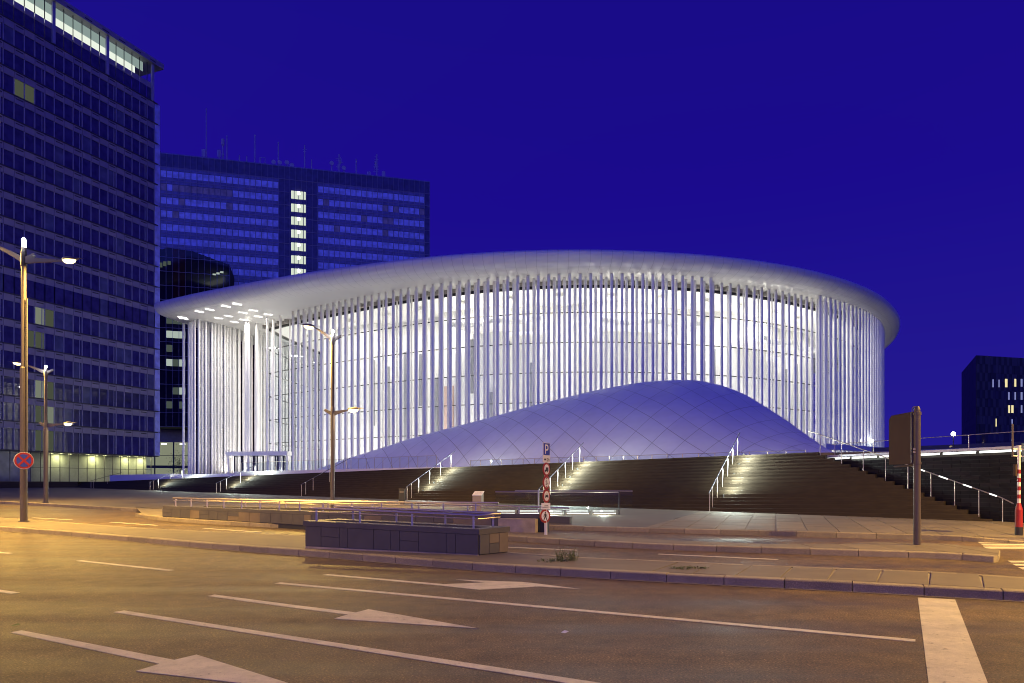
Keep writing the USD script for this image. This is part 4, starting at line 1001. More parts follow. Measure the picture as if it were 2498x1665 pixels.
z3_ = at(0, 822, 37.9)[2]; street_lamp(b3_, z3_, [(z3_ - .08, (-1, -.1), 1.45, .62, e_amber, P3), (at(0, 1006, 37.9)[2], (1, -.1), 1.35, .15, e_amber2, 9)],
      'street lamp standing before the glowing colonnade, blazing amber at its upper arm', star_p=2)
street_lamp((21.8, 17.0, gz(17.0) + KH), 9.6, [(9.5, (-1, -.25), 1.5, .6, e_amber, 430)], 'street lamp at the right beyond the red and white pole', star_p=0)
street_lamp((-25.0, 17.5, gz(17.5) + KH), 10.5, [(10.3, (1, -.2), 2.1, .6, e_amber, 400)], 'street lamp on the island left of the tall lamp with the round sign', star_p=0)
street_lamp((17.0, 7.0, 0), 9.6, [(9.5, (-1, .1), 1.5, .6, e_amber, 270)], 'street lamp at the right of the stop line', star_p=0)

# ------------------------------------------------------------------ handrails on the stairs
def solve_s(f, lo, hi):
    for _ in range(50):
        m = (lo + hi) / 2
        if f(m) > 0: lo = m
        else: hi = m
    return (lo + hi) / 2
def o_base(s):
    o = 0
    for _ in range(8): p = topline(s, o); o = -((ztop(s) - gz(p[1]) - KH) / RISE) * RUN
    return o
order = ['first', 'second', 'third', 'fourth', 'fifth', 'sixth', 'seventh']
RL = [(1731, 1797, 1, 5), (1315, 1412, 1, 5), (993, 1098, 1, 4), (735, 842, 0, 3), (528, 620, 1, 3), (366, 442, 1, 2), (222, 288, 0, 1)]
for i, (xb, xt, lit, nl) in enumerate(RL):
    sb = solve_s(lambda s: proj(topline(s, o_base(s))) - xb, -5, 130); st_ = solve_s(lambda s: proj(topline(s, 0)) - xt, -5, 130)
    pb = np.array([*topline(sb, o_base(sb)), 0]); pb[2] = gz(pb[1]) + KH; pt = np.array([*topline(st_, .1), ztop(st_)])
    lab = f'{order[i]} sloping steel handrail on the dark stairs counted from the right' + (', with lamps' if lit else ', unlit')
    t = thing('handrail', lab, 'handrail', tuple(pb), 'handrails on the stairs')
    q = lambda f, h=0.: pb + (pt - pb) * f + np.array([0, 0, h])
    put(t, 'rail', MB().tube([q(-.02, .93), q(.0, .95), q(1.02, .95), q(1.1, .96)], .024, 8), m_rail)
    put(t, 'post', MB().cyl(q(0), .024, .94, 8), m_steel)
    put(t, 'post', MB().cyl(q(.10, -.1), .02, 1.04, 8), m_steel)
    for k in range(nl):
        f = .26 + (1.0 - .26) * (k / max(1, nl - 1)) if nl > 1 else .6
        p = q(f)
        put(t, 'post', MB().cyl(p + np.array([0, 0, -.1]), .018, 1.04, 8), m_steel)
        if lit:
            put(t, 'rail_lamp', MB().lathe(p + np.array([.0, -.03, .28]), [(.010, 0), (.016, .18), (.027, .36), (.027, .46), (.014, .58)], 10), e_rail)
            lamp(UsdLux.SphereLight, 'rail_light', p + np.array([.52, -.34, .50]), .05, 10., COOL, t)
            put(t, 'step_light', MB().box(p + np.array([.3, -.1, .0]), (.10, .06, .16)), m_black)
# rail along the cut side of the stairs
cz0, cz1 = ztop(on_cut(0)), gz(28) + KH
t = thing('handrail', 'long handrail down the right-hand edge of the stairs, with bright lit lengths', 'handrail', (*CUT1, cz1))
qq = lambda f, h=0.: np.array([*(CUT0 + (CUT1 - CUT0) * f), cz0 + (cz1 - cz0) * f + h])
put(t, 'rail', MB().tube([qq(-.06, .9), qq(0, .93), qq(1.0, .93), qq(1.05, .86)], .022, 8), m_steel)
def f_of(x):
    r = (x - CX) / F; a = CUT0; b = CUT1 - CUT0
    return (a[0] - r * a[1]) / (r * b[1] - b[0])
for x in (2001, 2053, 2106, 2160, 2215, 2271, 2329, 2388, 2446): put(t, 'post', MB().cyl(qq(f_of(x), -.12), .016, 1.05, 6), m_steel)
for x0, x1 in ((2241, 2256), (2291, 2312), (2350, 2371), (2414, 2432)): put(t, 'lit_length', MB().tube([qq(f_of(x0), .925), qq(f_of(x1), .925)], .027, 8), e_led)
# balustrades along the square
def balustrade(s0, s1, o, zb, zt, label, glass=True):
    t = thing('glass_balustrade', label, 'balustrade', (*topline(s0, o), zb)); a, b = topline(s0, o), topline(s1, o); L = np.linalg.norm(b - a); n_ = int(L / 1.02)
    put(t, 'handrail', MB().tube([(*a, zt), (*b, zt)], .016, 6), m_steel)
    ax = ((*U, 0), (*NN, 0), (0, 0, 1))
    for k in range(n_ + 1):
        q = a + (b - a) * k / n_; put(t, 'post', MB().box((*q, (zb + zt) / 2), (.02, .05, zt - zb), ax), m_steel)
        if k < n_ and glass: g0, g1 = q + (b - a) * .03 / n_, q + (b - a) * .97 / n_; put(t, 'glass_pane', MB().add([(*g0, zb + .05), (*g1, zb + .05), (*g1, zt - .04), (*g0, zt - .04)], [[0, 1, 2, 3]]), m_glassrail)
balustrade(37.0, 65.5, 1.4, 3.12, 4.02, 'long balustrade on the white plinth before the entrance and the low end of the shell')
balustrade(9.5, 34.0, 2.0, 2.62, 3.6, 'balustrade peeping over the top step in front of the high part of the shell')

# ------------------------------------------------------------------ parapets of the car-park ramp
def clad_wall(owner, a, b, z0a, z0b, zta, ztb, th, tile, seed, mats, side):
    """a wall clad in slabs between plan points; the slabs stand proud on the given side"""
    a, b = np.array(a[:2]), np.array(b[:2]); L = np.linalg.norm(b - a); d = (b - a) / L; n_ = np.array([-d[1], d[0]]) * side
    r = random.Random(seed); s = 0.0; ax = None
    capz = .13
    while s < L - .01:
        w = min(r.choice(tile), L - s)
        if L - s - w < .12: w = L - s
        f0, f1 = (s + .006) / L, (s + w - .006) / L
        pa_, pb_ = a + d * L * f0, a + d * L * f1
        zz0 = (z0a + (z0b - z0a) * f0, z0a + (z0b - z0a) * f1); zz1 = (zta + (ztb - zta) * f0 - capz, zta + (ztb - zta) * f1 - capz)
        dpt = .03 + r.uniform(-.003, .003)
        cut = r.random() < .35
        if cut:
            zm = tuple(p + (q - p) * .5 for p, q in zip(zz0, zz1)); zm2 = tuple(x + .01 for x in zm)
            put(owner, 'cladding_slab', MB().slab(pa_, pb_, zz0, zm, dpt, side=side), r.choice(mats)); put(owner, 'cladding_slab', MB().slab(pa_, pb_, zm2, zz1, dpt, side=side), r.choice(mats))
        else: put(owner, 'cladding_slab', MB().slab(pa_, pb_, zz0, zz1, dpt, side=side), r.choice(mats))
        s += w
def parapet_rail(t, pts, h, posts, r=.032):
    put(t, 'handrail', MB().tube([p + np.array([0, 0, h]) for p in pts], r, 10), m_steel, smooth=40)
    put(t, 'mid_rail', MB().tube([p + np.array([0, 0, h * .72]) for p in pts], r * .45, 6), m_steel)
    for p in posts:
        put(t, 'rail_post', MB().box(p + np.array([0, 0, h / 2]), (.045, .03, h)), m_steel)
BL, BC, BR = gr(746, 1336.5, KH), gr(1168, 1353.8, KH), gr(1237.5, 1346.7, KH); BK = BL + (BR - BC)
t = thing('ramp_parapet', 'near slate-clad parapet with a double steel rail on the traffic island', 'parapet', tuple(BC))
zt = [at(0, y, p[1])[2] for y, p in ((1270, BL), (1290.5, BC), (1284, BR))]; ztk = zt[0] + zt[2] - zt[1]
quad = Polygon([tuple(p[:2]) for p in (BL, BC, BR, BK)])
inner = quad.buffer(-.2, join_style=2)
def lerpz(x, y):
    A = np.array([[p[0], p[1], 1] for p in (BL, BC, BR)]); c = np.linalg.solve(A, zt); return c[0] * x + c[1] * y + c[2]
core = Polygon(quad.exterior.coords, [inner.exterior.coords])
mb = MB(); ringq = quad.buffer(-.0)
r_ = np.array(shapely.geometry.polygon.orient(ringq).exterior.coords); ri = np.array(shapely.geometry.polygon.orient(inner).exterior.coords)[::-1]
for rr_, dr in ((r_, 0), (ri, -1.5)):
    for a, b in zip(rr_[:-1], rr_[1:]):
        mb.add([(*a, gz(a[1]) + dr), (*b, gz(b[1]) + dr), (*b, lerpz(*b) - .13), (*a, lerpz(*a) - .13)], [[0, 1, 2, 3]])
put(t, 'core', mb, m_black)
mb = MB(); cq = Polygon(quad.buffer(.035, join_style=2).exterior.coords, [inner.buffer(-.02, join_style=2).exterior.coords]); v, f = tri(cq)
mb.add(np.c_[v, [lerpz(*p) for p in v]], f); mb.add(np.c_[v, [lerpz(*p) - .12 for p in v]], f[:, ::-1])
for rg in (cq.exterior, cq.interiors[0]):
    q = np.array(rg.coords); 
    if not rg.is_ccw and rg is cq.exterior: q = q[::-1]
    if rg is not cq.exterior and rg.is_ccw: q = q[::-1]
    for a, b in zip(q[:-1], q[1:]): mb.add([(*a, lerpz(*a) - .12), (*b, lerpz(*b) - .12), (*b, lerpz(*b)), (*a, lerpz(*a))], [[0, 1, 2, 3]])
put(t, 'coping', mb, m_clad)
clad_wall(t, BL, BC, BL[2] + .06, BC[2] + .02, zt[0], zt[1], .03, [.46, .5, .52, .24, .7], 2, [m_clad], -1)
clad_wall(t, BC, BR, BC[2] + .02, BR[2] + .02, zt[1], zt[2], .03, [.3], 4, [m_clad2, m_clad], -1)  # end face paler than the front: lamplight put into the slate colour
put(t, 'foot', MB().slab(BL, BC, (BL[2] - .1, BC[2] - .1), (BL[2] + .05, BC[2] + .015), .02, side=-1), m_rough)
tl = lambda p, z: np.array([p[0], p[1], z])
f_in = unit(np.r_[(BR - BC)[:2], 0]) * .1; l_in = unit(BC - BL) * .1
F0, F1 = tl(BL + l_in * 1.2 + f_in, zt[0]), tl(BC - l_in + f_in, zt[1]); K0, K1 = tl(BK + l_in * 1.2 - f_in, ztk), tl(BR - l_in - f_in, zt[2])
parapet_rail(t, [F0 - l_in * 1.2, F1, K1], .31, [F0 + (F1 - F0) * f for f in (.02, .3, .62, .975)])
parapet_rail(t, [K0 - l_in * 1.2, K0 + (K1 - K0) * .97], .31, [K0 + (K1 - K0) * f for f in (.1, .38, .68, .96)])

A_, B_, C_ = gr(397.5, 1260, KH), gr(760, 1282.5, KH), gr(1314, 1297, KH)
t = thing('ramp_parapet', 'long dark parapet of the car-park ramp behind the near one, with yellow-lit rails', 'parapet', tuple(B_))
zA, zB_, zC = at(0, 1233.6, A_[1])[2], at(0, 1247, B_[1])[2], at(0, 1253.5, C_[1])[2]
for (p, q, za, zb_) in ((A_, B_, zA, zB_), (B_, C_, zB_, zC)):
    put(t, 'core', MB().slab(p, q, (p[2] - .2, q[2] - .2), (za - .12, zb_ - .12), .28, side=1), m_black)
    clad_wall(t, p, q, p[2] + .02, q[2] + .02, za, zb_, .03, [.62, .7, .66], 9, [m_clad, m_clad2], -1)
    put(t, 'coping', MB().slab(p, q, (za - .12, zb_ - .12), (za, zb_), .36, side=1), m_clad)
pe = unit(np.r_[(C_ - B_)[:2], 0]); pn = np.array([-pe[1], pe[0], 0])
put(t, 'end_block', MB().box(C_ - pe * .62 - pn * .2 + np.array([0, 0, .17]), (1.22, .3, .5), (pe, pn, (0, 0, 1))), m_rough)
put(t, 'end_post', MB().box(C_ + pe * .16 + pn * .1 + np.array([0, 0, .26]), (.24, .24, .66), (pe, pn, (0, 0, 1))), m_black)
off = pn * .16
fr = [tl(A_ + off + (B_ - A_) * .06, zA), tl(B_ + off, zB_), tl(C_ + off - pe * 1.4, zC + (zB_ - zC) * .2)]
def onpath(pts, step):
    L = [0]; 
    for a, b in zip(pts[:-1], pts[1:]): L.append(L[-1] + np.linalg.norm(b - a))
    return [np.array([np.interp(s, L, [p[k] for p in pts]) for k in range(3)]) for s in np.arange(.2, L[-1], step)]
parapet_rail(t, fr, .34, onpath(fr, 1.15))
# far side wall of the ramp with the second rail
rb = [np.array([*(p + q)[:2], 0]) for p, q in ((A_, unit((1, 1.2, 0)) * 1.8), (B_, pn * 4.2), (C_, pn * 4.0))]
for p in rb: p[2] = gz(p[1]) + KH
zr_ = [at(0, y, p[1])[2] - .32 for y, p in ((1216, rb[0]), (1223, rb[1]), (1239, rb[2]))]
for k in range(2):
    put(t, 'rear_wall', MB().slab(rb[k], rb[k + 1], -.4, (zr_[k], zr_[k + 1]), .3, side=1), m_clad)
rr2 = [tl(p, z) for p, z in zip(rb, zr_)]; parapet_rail(t, rr2, .32, onpath(rr2, 2.1))

# ------------------------------------------------------------------ glazed stair head with two light strips
d_ = 33.0; zg = gz(d_) + KH
t = thing('stair_balustrade', 'glass balustrade with two glowing light strips in front of the dark stairs', 'balustrade', (*at(1360, 1183, d_)[:2], zg))
lx = lambda x, d: (x - CX) / F * d
for (x0, x1, y0, d) in ((1208, 1511, 1199.5, 33.0), (1256, 1543, 1196.5, 36.0)):
    z = at(0, y0, d)[2]; put(t, 'handrail', MB().tube([(lx(x0, d), d, z), (lx(x1, d), d, z - .02)], .022, 8), m_steel)
    xs = np.linspace(lx(x0, d), lx(x1, d), 6); zb0 = gz(d) + KH
    for a, b in zip(xs[:-1], xs[1:]): put(t, 'glass_pane', MB().add([(a + .015, d, zb0 + .12), (b - .015, d, zb0 + .12), (b - .015, d, z - .03), (a + .015, d, z - .03)], [[0, 1, 2, 3]]), m_glassrail)
put(t, 'post', MB().box((lx(1313.5, 33), 33, zg + .55), (.05, .05, 1.1)), m_steel); put(t, 'post', MB().box((lx(1510, 33), 33, zg + .53), (.035, .05, 1.06)), m_black)
for y, hgt in ((1246.5, .035), (1251.5, .045)):
    z = at(0, y, 33)[2]
    for x0, x1 in ((1213, 1256), (1268, 1314), (1324, 1371), (1383, 1436), (1448, 1501)): put(t, 'light_strip', MB().box((lx((x0 + x1) / 2, 33), 32.9 if y > 1250 else 33.3, z), ((x1 - x0) / F * 33, .05, hgt * .8)), e_led)
for x in (1262, 1319, 1377, 1442, 1503): put(t, 'bracket', MB().box((lx(x, 33), 33.0, zg + .1), (.07, .3, .22)), m_clad)
put(t, 'kerb', MB().box((lx(1358, 33), 33.45, zg - .02), (lx(1505, 33) - lx(1211, 33), .35, .1)), m_rough)
lamp(UsdLux.SphereLight, 'strip_light', (lx(1470, 33), 32.6, zg + .12), .06, 3., COOL, t); lamp(UsdLux.SphereLight, 'strip_light', (lx(1345, 33), 32.6, zg + .12), .06, 3., COOL, t)

# ------------------------------------------------------------------ signs
def rot_axes(nx, ny): n_ = unit((nx, ny, 0)); t_ = np.array([-n_[1], n_[0], 0]); return n_, t_, np.array([0, 0, 1.])   # face normal, to the right as read, up
def disc(mb, c, ax, r, th, off=0.0, n=36, r0=0.0):
    n_, t_, u_ = ax; a = np.arange(n) * 2 * math.pi / n; ring_ = np.cos(a)[:, None] * t_ + np.sin(a)[:, None] * u_
    o = c + n_ * off
    if r0: V = np.vstack([o + ring_ * r0, o + ring_ * r]); k = np.arange(n); mb.add(V, np.stack([n + k, n + (k + 1) % n, (k + 1) % n, k], 1)[:, ::1]); return mb
    return mb.tube([o - n_ * th, o], r, n) if False else mb.add(np.vstack([o + ring_ * r, o - n_ * th + ring_ * r, o, o - n_ * th]), np.vstack([np.stack([np.full(n, 2 * n), np.arange(n), (np.arange(n) + 1) % n], 1), np.stack([np.full(n, 2 * n + 1), n + (np.arange(n) + 1) % n, n + np.arange(n)], 1), np.stack([np.arange(n), n + np.arange(n), n + (np.arange(n) + 1) % n], 1), np.stack([np.arange(n), n + (np.arange(n) + 1) % n, (np.arange(n) + 1) % n], 1)]))
def rect(mb, c, ax, w, h, th=.003, off=0.0, ang=0.0):
    n_, t_, u_ = ax; a = math.cos(ang) * t_ + math.sin(ang) * u_; b = -math.sin(ang) * t_ + math.cos(ang) * u_
    return mb.box(c + n_ * (off - th / 2), (w, h, th), (a, b, n_))
def glyph(mb, c, ax, pts, off):
    n_, t_, u_ = ax; p = Polygon(pts); m = trimesh.creation.extrude_polygon(p, .002, engine='earcut'); v = np.array(m.vertices)
    return mb.add(c + v[:, :1] * t_ + v[:, 1:2] * u_ + (v[:, 2:3] + off) * n_, m.faces)
def text(mb, c, ax, s, h, off, bold=True):
    m = meshkit.text_mesh(s, h, .002, bold); v = np.array(m.vertices); v[:, 0] -= (v[:, 0].max() + v[:, 0].min()) / 2; v[:, 1] -= (v[:, 1].max() + v[:, 1].min()) / 2
    n_, t_, u_ = ax; return mb.add(c + v[:, :1] * t_ + v[:, 1:2] * u_ + (v[:, 2:3] + off) * n_, m.faces)
sp = gr(1331.5, 1304, KH); dS = sp[1]; zS = lambda y: at(0, y, dS)[2]
t = thing('sign_post', 'pole carrying a blue parking sign and four round red-rimmed signs', 'road sign', tuple(sp))
put(t, 'pole', MB().cyl((sp[0], sp[1], sp[2] - .1), .045, zS(1080) - sp[2] + .1, 12), m_signw, smooth=40)
ax = rot_axes(.84, -.54); cpt = lambda y, dx=0.: np.array([sp[0] + .02 + dx, sp[1] - .07, zS(y)])
W0 = .40
pl = put(t, 'parking_sign', rect(MB(), cpt(1095.5), ax, W0, .385, .02), m_signw); put(pl, 'blue_field', rect(MB(), cpt(1095.5), ax, W0 - .03, .355, .003, .004), m_blue); put(pl, 'letter', text(MB(), cpt(1095.5), ax, 'P', .27, .005), m_signw)
pl = put(t, 'parking_plate', rect(MB(), cpt(1120), ax, W0 + .02, .20, .02), m_signw)
mb = MB(); c = cpt(1121); glyph(mb, c, ax, [(-.15, -.02), (-.15, .01), (-.125, .035), (-.07, .035), (-.045, .01), (-.045, -.02)], .003); text(mb, c + ax[1] * .09, ax, '2h', .09, .003); rect(mb, c, ax, .008, .1, .002, .004); put(pl, 'print', mb, m_ink)
def ban(y, axx, draw, r=.205, dx=0.):
    c = cpt(y, dx); s = put(t, 'round_sign', disc(MB(), c, axx, r, .02), m_red); put(s, 'white_field', disc(MB(), c, axx, r * .72, .003, .004), m_signw); mb = MB(); draw(mb, c, axx); put(s, 'symbol', mb, m_ink)
def truck(mb, c, a): glyph(mb, c, a, [(-.12, -.06), (-.12, -.01), (-.05, -.01), (-.05, .06), (.10, .06), (.10, -.06)], .005); disc(mb, c + a[1] * -.07 + a[2] * -.07, a, .022, .002, .007, 12); disc(mb, c + a[1] * .05 + a[2] * -.07, a, .022, .002, .007, 12)
def height(mb, c, a): text(mb, c + a[1] * -.02, a, '2', .12, .005); text(mb, c + a[1] * .065 + a[2] * -.03, a, 'm', .055, .005); glyph(mb, c, a, [(-.04, .14), (.04, .14), (0, .09)], .005); glyph(mb, c, a, [(-.04, -.14), (0, -.09), (.04, -.14)], .005)
def car(mb, c, a):
    glyph(mb, c, a, [(-.09, -.06), (-.09, .0), (-.06, .03), (.06, .03), (.09, .0), (.09, -.06), (.055, -.06), (.055, -.035), (-.055, -.035), (-.055, -.06)], .005)
    rect(mb, c + a[2] * .06, a, .12, .008, .002, .006); rect(mb, c + a[2] * .045 - a[1] * .055, a, .008, .03, .002, .007); rect(mb, c + a[2] * .045 + a[1] * .055, a, .008, .03, .002, .007)
def walker(mb, c, a):
    disc(mb, c + a[2] * .105, a, .022, .002, .007, 12); glyph(mb, c, a, [(-.025, .08), (.025, .08), (.03, .0), (.075, -.125), (.05, -.135), (.0, -.03), (-.05, -.135), (-.075, -.125), (-.03, .0)], .005)
    rect(mb, c + a[1] * .045 + a[2] * .03, a, .016, .1, .002, .006, .5); rect(mb, c - a[1] * .045 + a[2] * .03, a, .016, .1, .002, .006, -.5)
ban(1144.5, ax, truck); ban(1176.5, ax, height); ban(1209.3, ax, car)
ax2 = rot_axes(.62, -.78)
pl = put(t, 'text_plate', rect(MB(), cpt(1234, -.02), ax2, .34, .19, .02), m_signw); mb = MB()
for k_, (w, x) in enumerate(((.16, .03), (.25, .0))):
    for q in range(int(w / .018)): rect(mb, cpt(1233 + k_ * 3.6, -.02) + ax2[1] * (x - w / 2 + q * .018), ax2, .011, .017 if q % 3 else .024, .002, .004)
put(pl, 'print', mb, m_ink)
ban(1258.2, ax2, walker, .205, -.04)
# no-stopping sign on the tall lamp
dL = b1_[1] - .22; t = thing('no_stopping_sign', 'round blue and red no-stopping sign fixed to the tall left lamp post', 'road sign', (b1_[0] + .12, dL, at(0, 1123, dL)[2]))
ax = rot_axes(.70, -.71); c = np.array([b1_[0] + .15, dL, at(0, 1123, dL)[2]]); R_ = .325
put(t, 'disc', disc(MB(), c, ax, R_, .025), m_signw); put(t, 'red_ring', disc(MB(), c, ax, R_ * .96, .004, .005), m_red); put(t, 'blue_field', disc(MB(), c, ax, R_ * .74, .004, .009), m_blue)
mb = MB(); rect(mb, c, ax, R_ * 1.5, .075, .004, .013, math.pi / 4); rect(mb, c, ax, R_ * 1.5, .075, .004, .0125, -math.pi / 4); put(t, 'red_cross', mb, m_red)
put(t, 'bracket', MB().box(c + np.array([-.1, .1, 0]), (.12, .12, .06)), m_steel)
# board seen from behind on its post
sg = gr(2237, 1328, KH); dG = sg[1]
t = thing('sign_board', 'brown back of a box-shaped sign board on a post, right of the hall', 'road sign', tuple(sg))
zq = lambda y: at(0, y, dG)[2]
put(t, 'post', MB().lathe((sg[0], sg[1], 0), [(.088, sg[2] - .1), (.088, zq(1012)), (.1, zq(1011)), (.1, zq(1004)), (.075, zq(1003)), (.08, zq(998)), (.05, zq(991)), (.01, zq(990))], 18), m_pole, smooth=40)
e0 = np.array([(2223 - CX) / F * (dG + .05), dG + .05]); e1 = np.array([(2168.5 - CX) / F * (dG + 1.25), dG + 1.25]); bd = unit(np.r_[e1 - e0, 0]); bn = np.array([bd[1], -bd[0], 0]); bn = bn if bn[0] < 0 else -bn
zb0, zb1 = zq(1131.5), zq(1003.5); Lb = np.linalg.norm(e1 - e0)
pg = Polygon([(0, zb0), (Lb, zb0 + .02), (Lb, zb1 - .10), (Lb - .14, zb1 + .0), (0, zb1)]).buffer(-.02).buffer(.02)
mv = trimesh.creation.extrude_polygon(pg, .14, engine='earcut'); v = np.array(mv.vertices)
put(t, 'board', (np.array([*e0, 0]) + v[:, :1] * bd + np.array([0, 0, 1.]) * v[:, 1:2] - bn * v[:, 2:3], np.array(mv.faces)), m_brown)
put(t, 'back_rim', MB().box((*(e0 + bd[:2] * .0), (zb0 + zb1) / 2) - bn * .07, (.03, .16, zb1 - zb0 - .03), (bd, bn, (0, 0, 1))), m_pole)
for z in (zb1 - .06, zb0 + .02):
    put(t, 'clamp', MB().tube([(sg[0], sg[1], z), (*(e0 + bd[:2] * .05), z)], .03, 8), m_pole); put(t, 'clamp_ring', MB().cyl((sg[0], sg[1], z - .03), .103, .06, 16), m_pole)
put(t, 'lower_bar', MB().tube([(sg[0], sg[1], zb0 - .03), (*(e0 + bd[:2] * .9), zb0 - .04)], .022, 8), m_pole)
for z in (zb0 + .28, zb0 + .36): put(t, 'bolt', MB().lathe((sg[0] - .10, sg[1] - .05, z), [(.005, 0), (.03, .01), (.03, .04), (.005, .05)], 8), m_steel)
th_ = np.linspace(-.5, math.pi + .3, 12); put(t, 'cable_loop', MB().tube([(sg[0] - .06 - .07 * math.sin(a), sg[1], zq(1000) + .09 * math.cos(a)) for a in th_], .012, 6), m_lamp)
# red and white signal pole
tp = gr(2485.5, 1305, KH); dT = tp[1]; zT = lambda y: at(0, y, dT)[2]
t = thing('signal_pole', 'traffic signal pole with red and white bands on a thick red base at the right', 'traffic signal', tuple(tp))
ly = lambda a, b, r0, r1, name, m: put(t, name, MB().lathe((tp[0], tp[1], 0), [(r0, zT(a)), (r1, zT(b))], 20), m, smooth=40)
ly(1306.5, 1285, .104, .104, 'foot', m_black); ly(1285, 1243, .1, .1, 'base', m_red); ly(1243, 1226.5, .1, .05, 'base', m_red)
yb = [1226.5, 1215.5, 1205.5, 1195.5, 1185.8, 1175.2, 1165.5, 1155, 1145]
for k_ in range(8): ly(yb[k_], yb[k_ + 1], .048, .048, 'band', m_signw if k_ % 2 == 0 else m_red)
ly(1145, 1090, .046, .046, 'mast', m_signw); ly(1090, 1086, .056, .056, 'cap', m_signw)
for y in (1095, 1111): put(t, 'bracket', MB().tube([(tp[0] - .19, tp[1], zT(y)), (tp[0] + .28, tp[1], zT(y + (3 if y > 1100 else 1)))], .02, 8), m_signw)
put(t, 'signal_edge', MB().tube([(tp[0] - .19, tp[1], zT(1114)), (tp[0] - .19, tp[1], zT(1034))], .026, 8), m_pole); put(t, 'signal_edge', MB().tube([(tp[0] - .135, tp[1] + .1, zT(1082)), (tp[0] - .135, tp[1] + .1, zT(1032))], .014, 8), m_pole)
put(t, 'signal_box', MB().box((tp[0] + .26, tp[1], zT(1103)), (.22, .2, .55)), m_pole); put(t, 'push_button', MB().box((tp[0] - .075, tp[1] + .05, zT(1146)), (.05, .12, .35)), m_brown)
# information pillar, litter bin
d = 34.0; x = lx(1163.5, d); z0 = gz(d) + KH; ztp = at(0, 1209, d)[2]
t = thing('info_pillar', 'tan information pillar with a tilted panel on top, before the dark stairs', 'information pillar', (x, d, z0))
put(t, 'pillar', MB().hexa([(x - .2, d - .12, z0), (x + .2, d - .12, z0), (x + .3, d + .25, z0), (x - .1, d + .25, z0), (x - .2, d - .12, ztp), (x + .2, d - .12, ztp), (x + .3, d + .25, ztp + .12), (x - .1, d + .25, ztp + .12)]), M('pillar_paint', (.42, .33, .21), .5, var=.05))
pv = [(x - .22, d - .15, ztp + .01), (x + .22, d - .15, ztp + .01), (x + .33, d + .28, ztp + .19), (x - .11, d + .28, ztp + .19)]
put(t, 'panel', MB().hexa(pv + [(a, b, c + .025) for a, b, c in pv]), m_signw)
mb = MB()
for k_ in range(4): mb.box((x - .05 + .07 * k_, d + .05 + .02 * k_, ztp + .123 + .008 * k_), (.05, .07, .004))
put(t, 'print', mb, m_ink)
d = 44.0; x = lx(981, d); z0 = gz(d) + KH; zt_ = at(0, 1193, d)[2]
t = thing('litter_bin', 'black litter bin at the foot of the third handrail', 'litter bin', (x, d, z0))
put(t, 'body', MB().box((x, d, (z0 + .08 + zt_) / 2), (.34, .34, zt_ - z0 - .08), ch=.03), m_black); put(t, 'foot', MB().box((x, d, z0 + .04), (.26, .26, .08)), m_lamp)
put(t, 'opening', MB().box((x, d - .175, zt_ - .16), (.24, .01, .12)), m_lamp); put(t, 'lid', MB().box((x, d, zt_ + .015), (.37, .37, .03)), m_lamp)
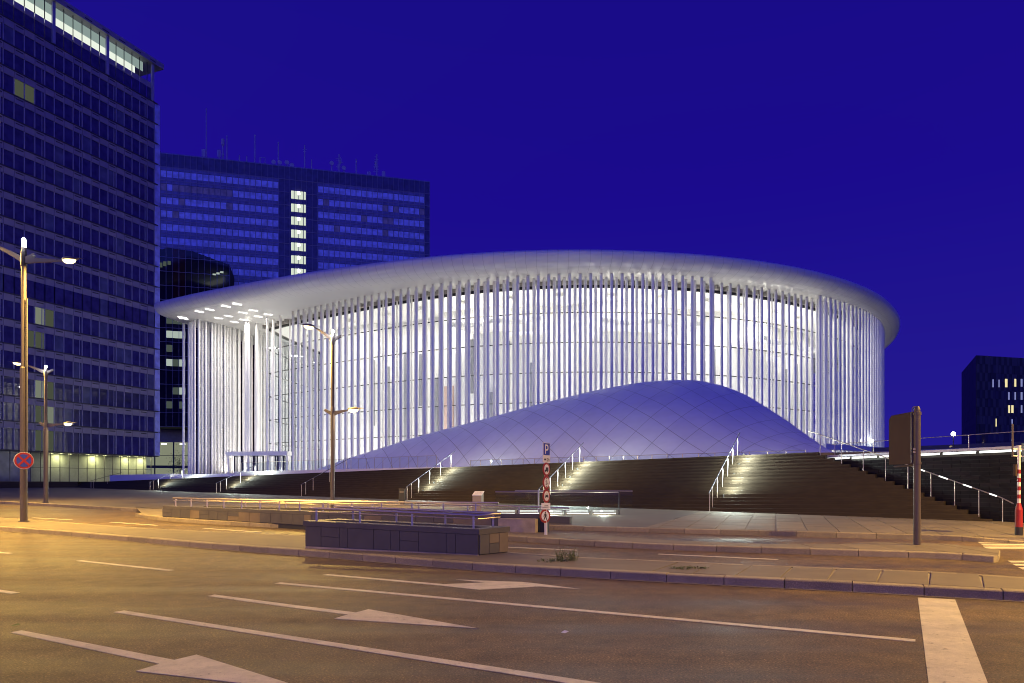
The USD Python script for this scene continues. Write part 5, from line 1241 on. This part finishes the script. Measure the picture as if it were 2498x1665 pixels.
# plants
def weed(name, cx, cy, n, hgt, spread, label, seed, flat=1.0):
    r = random.Random(seed); b = gr(cx, cy, KH); t = thing(name, label, 'plant', tuple(b)); st, lf = MB(), MB()
    for k_ in range(n):
        a = r.uniform(0, 6.283); rr = spread * math.sqrt(r.random()); p = b + np.array([rr * math.cos(a) * 1.6, rr * math.sin(a) * flat, -.01]); h = hgt * r.uniform(.35, 1.0) * (1 - .5 * rr / spread)
        lean = np.array([r.uniform(-.3, .3), r.uniform(-.3, .3), 0]) * h; tip_ = p + lean + np.array([0, 0, h]); st.tube([p, p + (tip_ - p) * .5 + lean * -.1, tip_], [.004, .003, .0015], 4)
        for q in range(int(5 + h * 22)):
            f = r.uniform(.12, 1.0); c = p + (tip_ - p) * f; an = r.uniform(0, 6.283); L = r.uniform(.02, .05); dv = np.array([math.cos(an), math.sin(an), r.uniform(-.2, .8)]); dv = unit(dv) * L; s_ = unit(np.cross(dv, (0, 0, 1))) * L * .28
            lf.add([c, c + dv * .5 + s_, c + dv, c + dv * .5 - s_], [[0, 1, 2, 3]])
    put(t, 'stems', st, m_leafg, kind='stuff'); put(t, 'leaves', lf, m_leafg, kind='stuff')
weed('weed', 1381, 1366, 60, .42, .17, 'leafy weed tuft growing from the island paving right of the near parapet', 1)
weed('weed', 1348, 1369, 46, .10, .2, 'low creeping weed beside the taller weed tuft', 2)
weed('weed', 1682, 1386, 90, .06, .26, 'flat strip of grass weed in the paving joint of the island', 3, .8)
# small tree before the office block
tb = at(438, 1172, 150); t = thing('young_tree', 'small leafy tree between the office tower and the hall', 'tree', (tb[0], tb[1], 1.6))
put(t, 'trunk', MB().tube([(tb[0], tb[1], 1.6), (tb[0] + .1, tb[1], 4.2), (tb[0], tb[1], 7.4)], [.1, .08, .03], 7), m_lamp)
r = random.Random(5); lf = MB()
for k_ in range(700):
    c = np.array([tb[0], tb[1], 6.0]) + np.array([r.gauss(0, .95), r.gauss(0, .9), r.gauss(0, 1.25)]); dv = unit((r.gauss(0, 1), r.gauss(0, 1), r.gauss(0, 1))) * r.uniform(.15, .3); s_ = unit(np.cross(dv, (0.1, .2, 1))) * .08
    lf.add([c, c + dv * .5 + s_, c + dv, c + dv * .5 - s_], [[0, 1, 2, 3]])
put(t, 'crown', lf, M('tree_leaf', (.03, .045, .025), .6), kind='stuff')

for (x, y, w, m_, lab) in ((1378, 1544, .05, m_signw, 'scrap of white paper lying on the dark asphalt right of the middle arrow'), (38, 1527, .06, m_leafg, 'dry leaf on the asphalt above the tail of the nearest arrow')):
    p = gr(x, y); put(None, 'litter', MB().add([p + [-w, 0, .008], p + [0, -w * .6, .006], p + [w, .01, .02], p + [0, w * .7, .03]], [[0, 1, 2, 3]]), m_, label=lab, cat='litter', kind='thing')
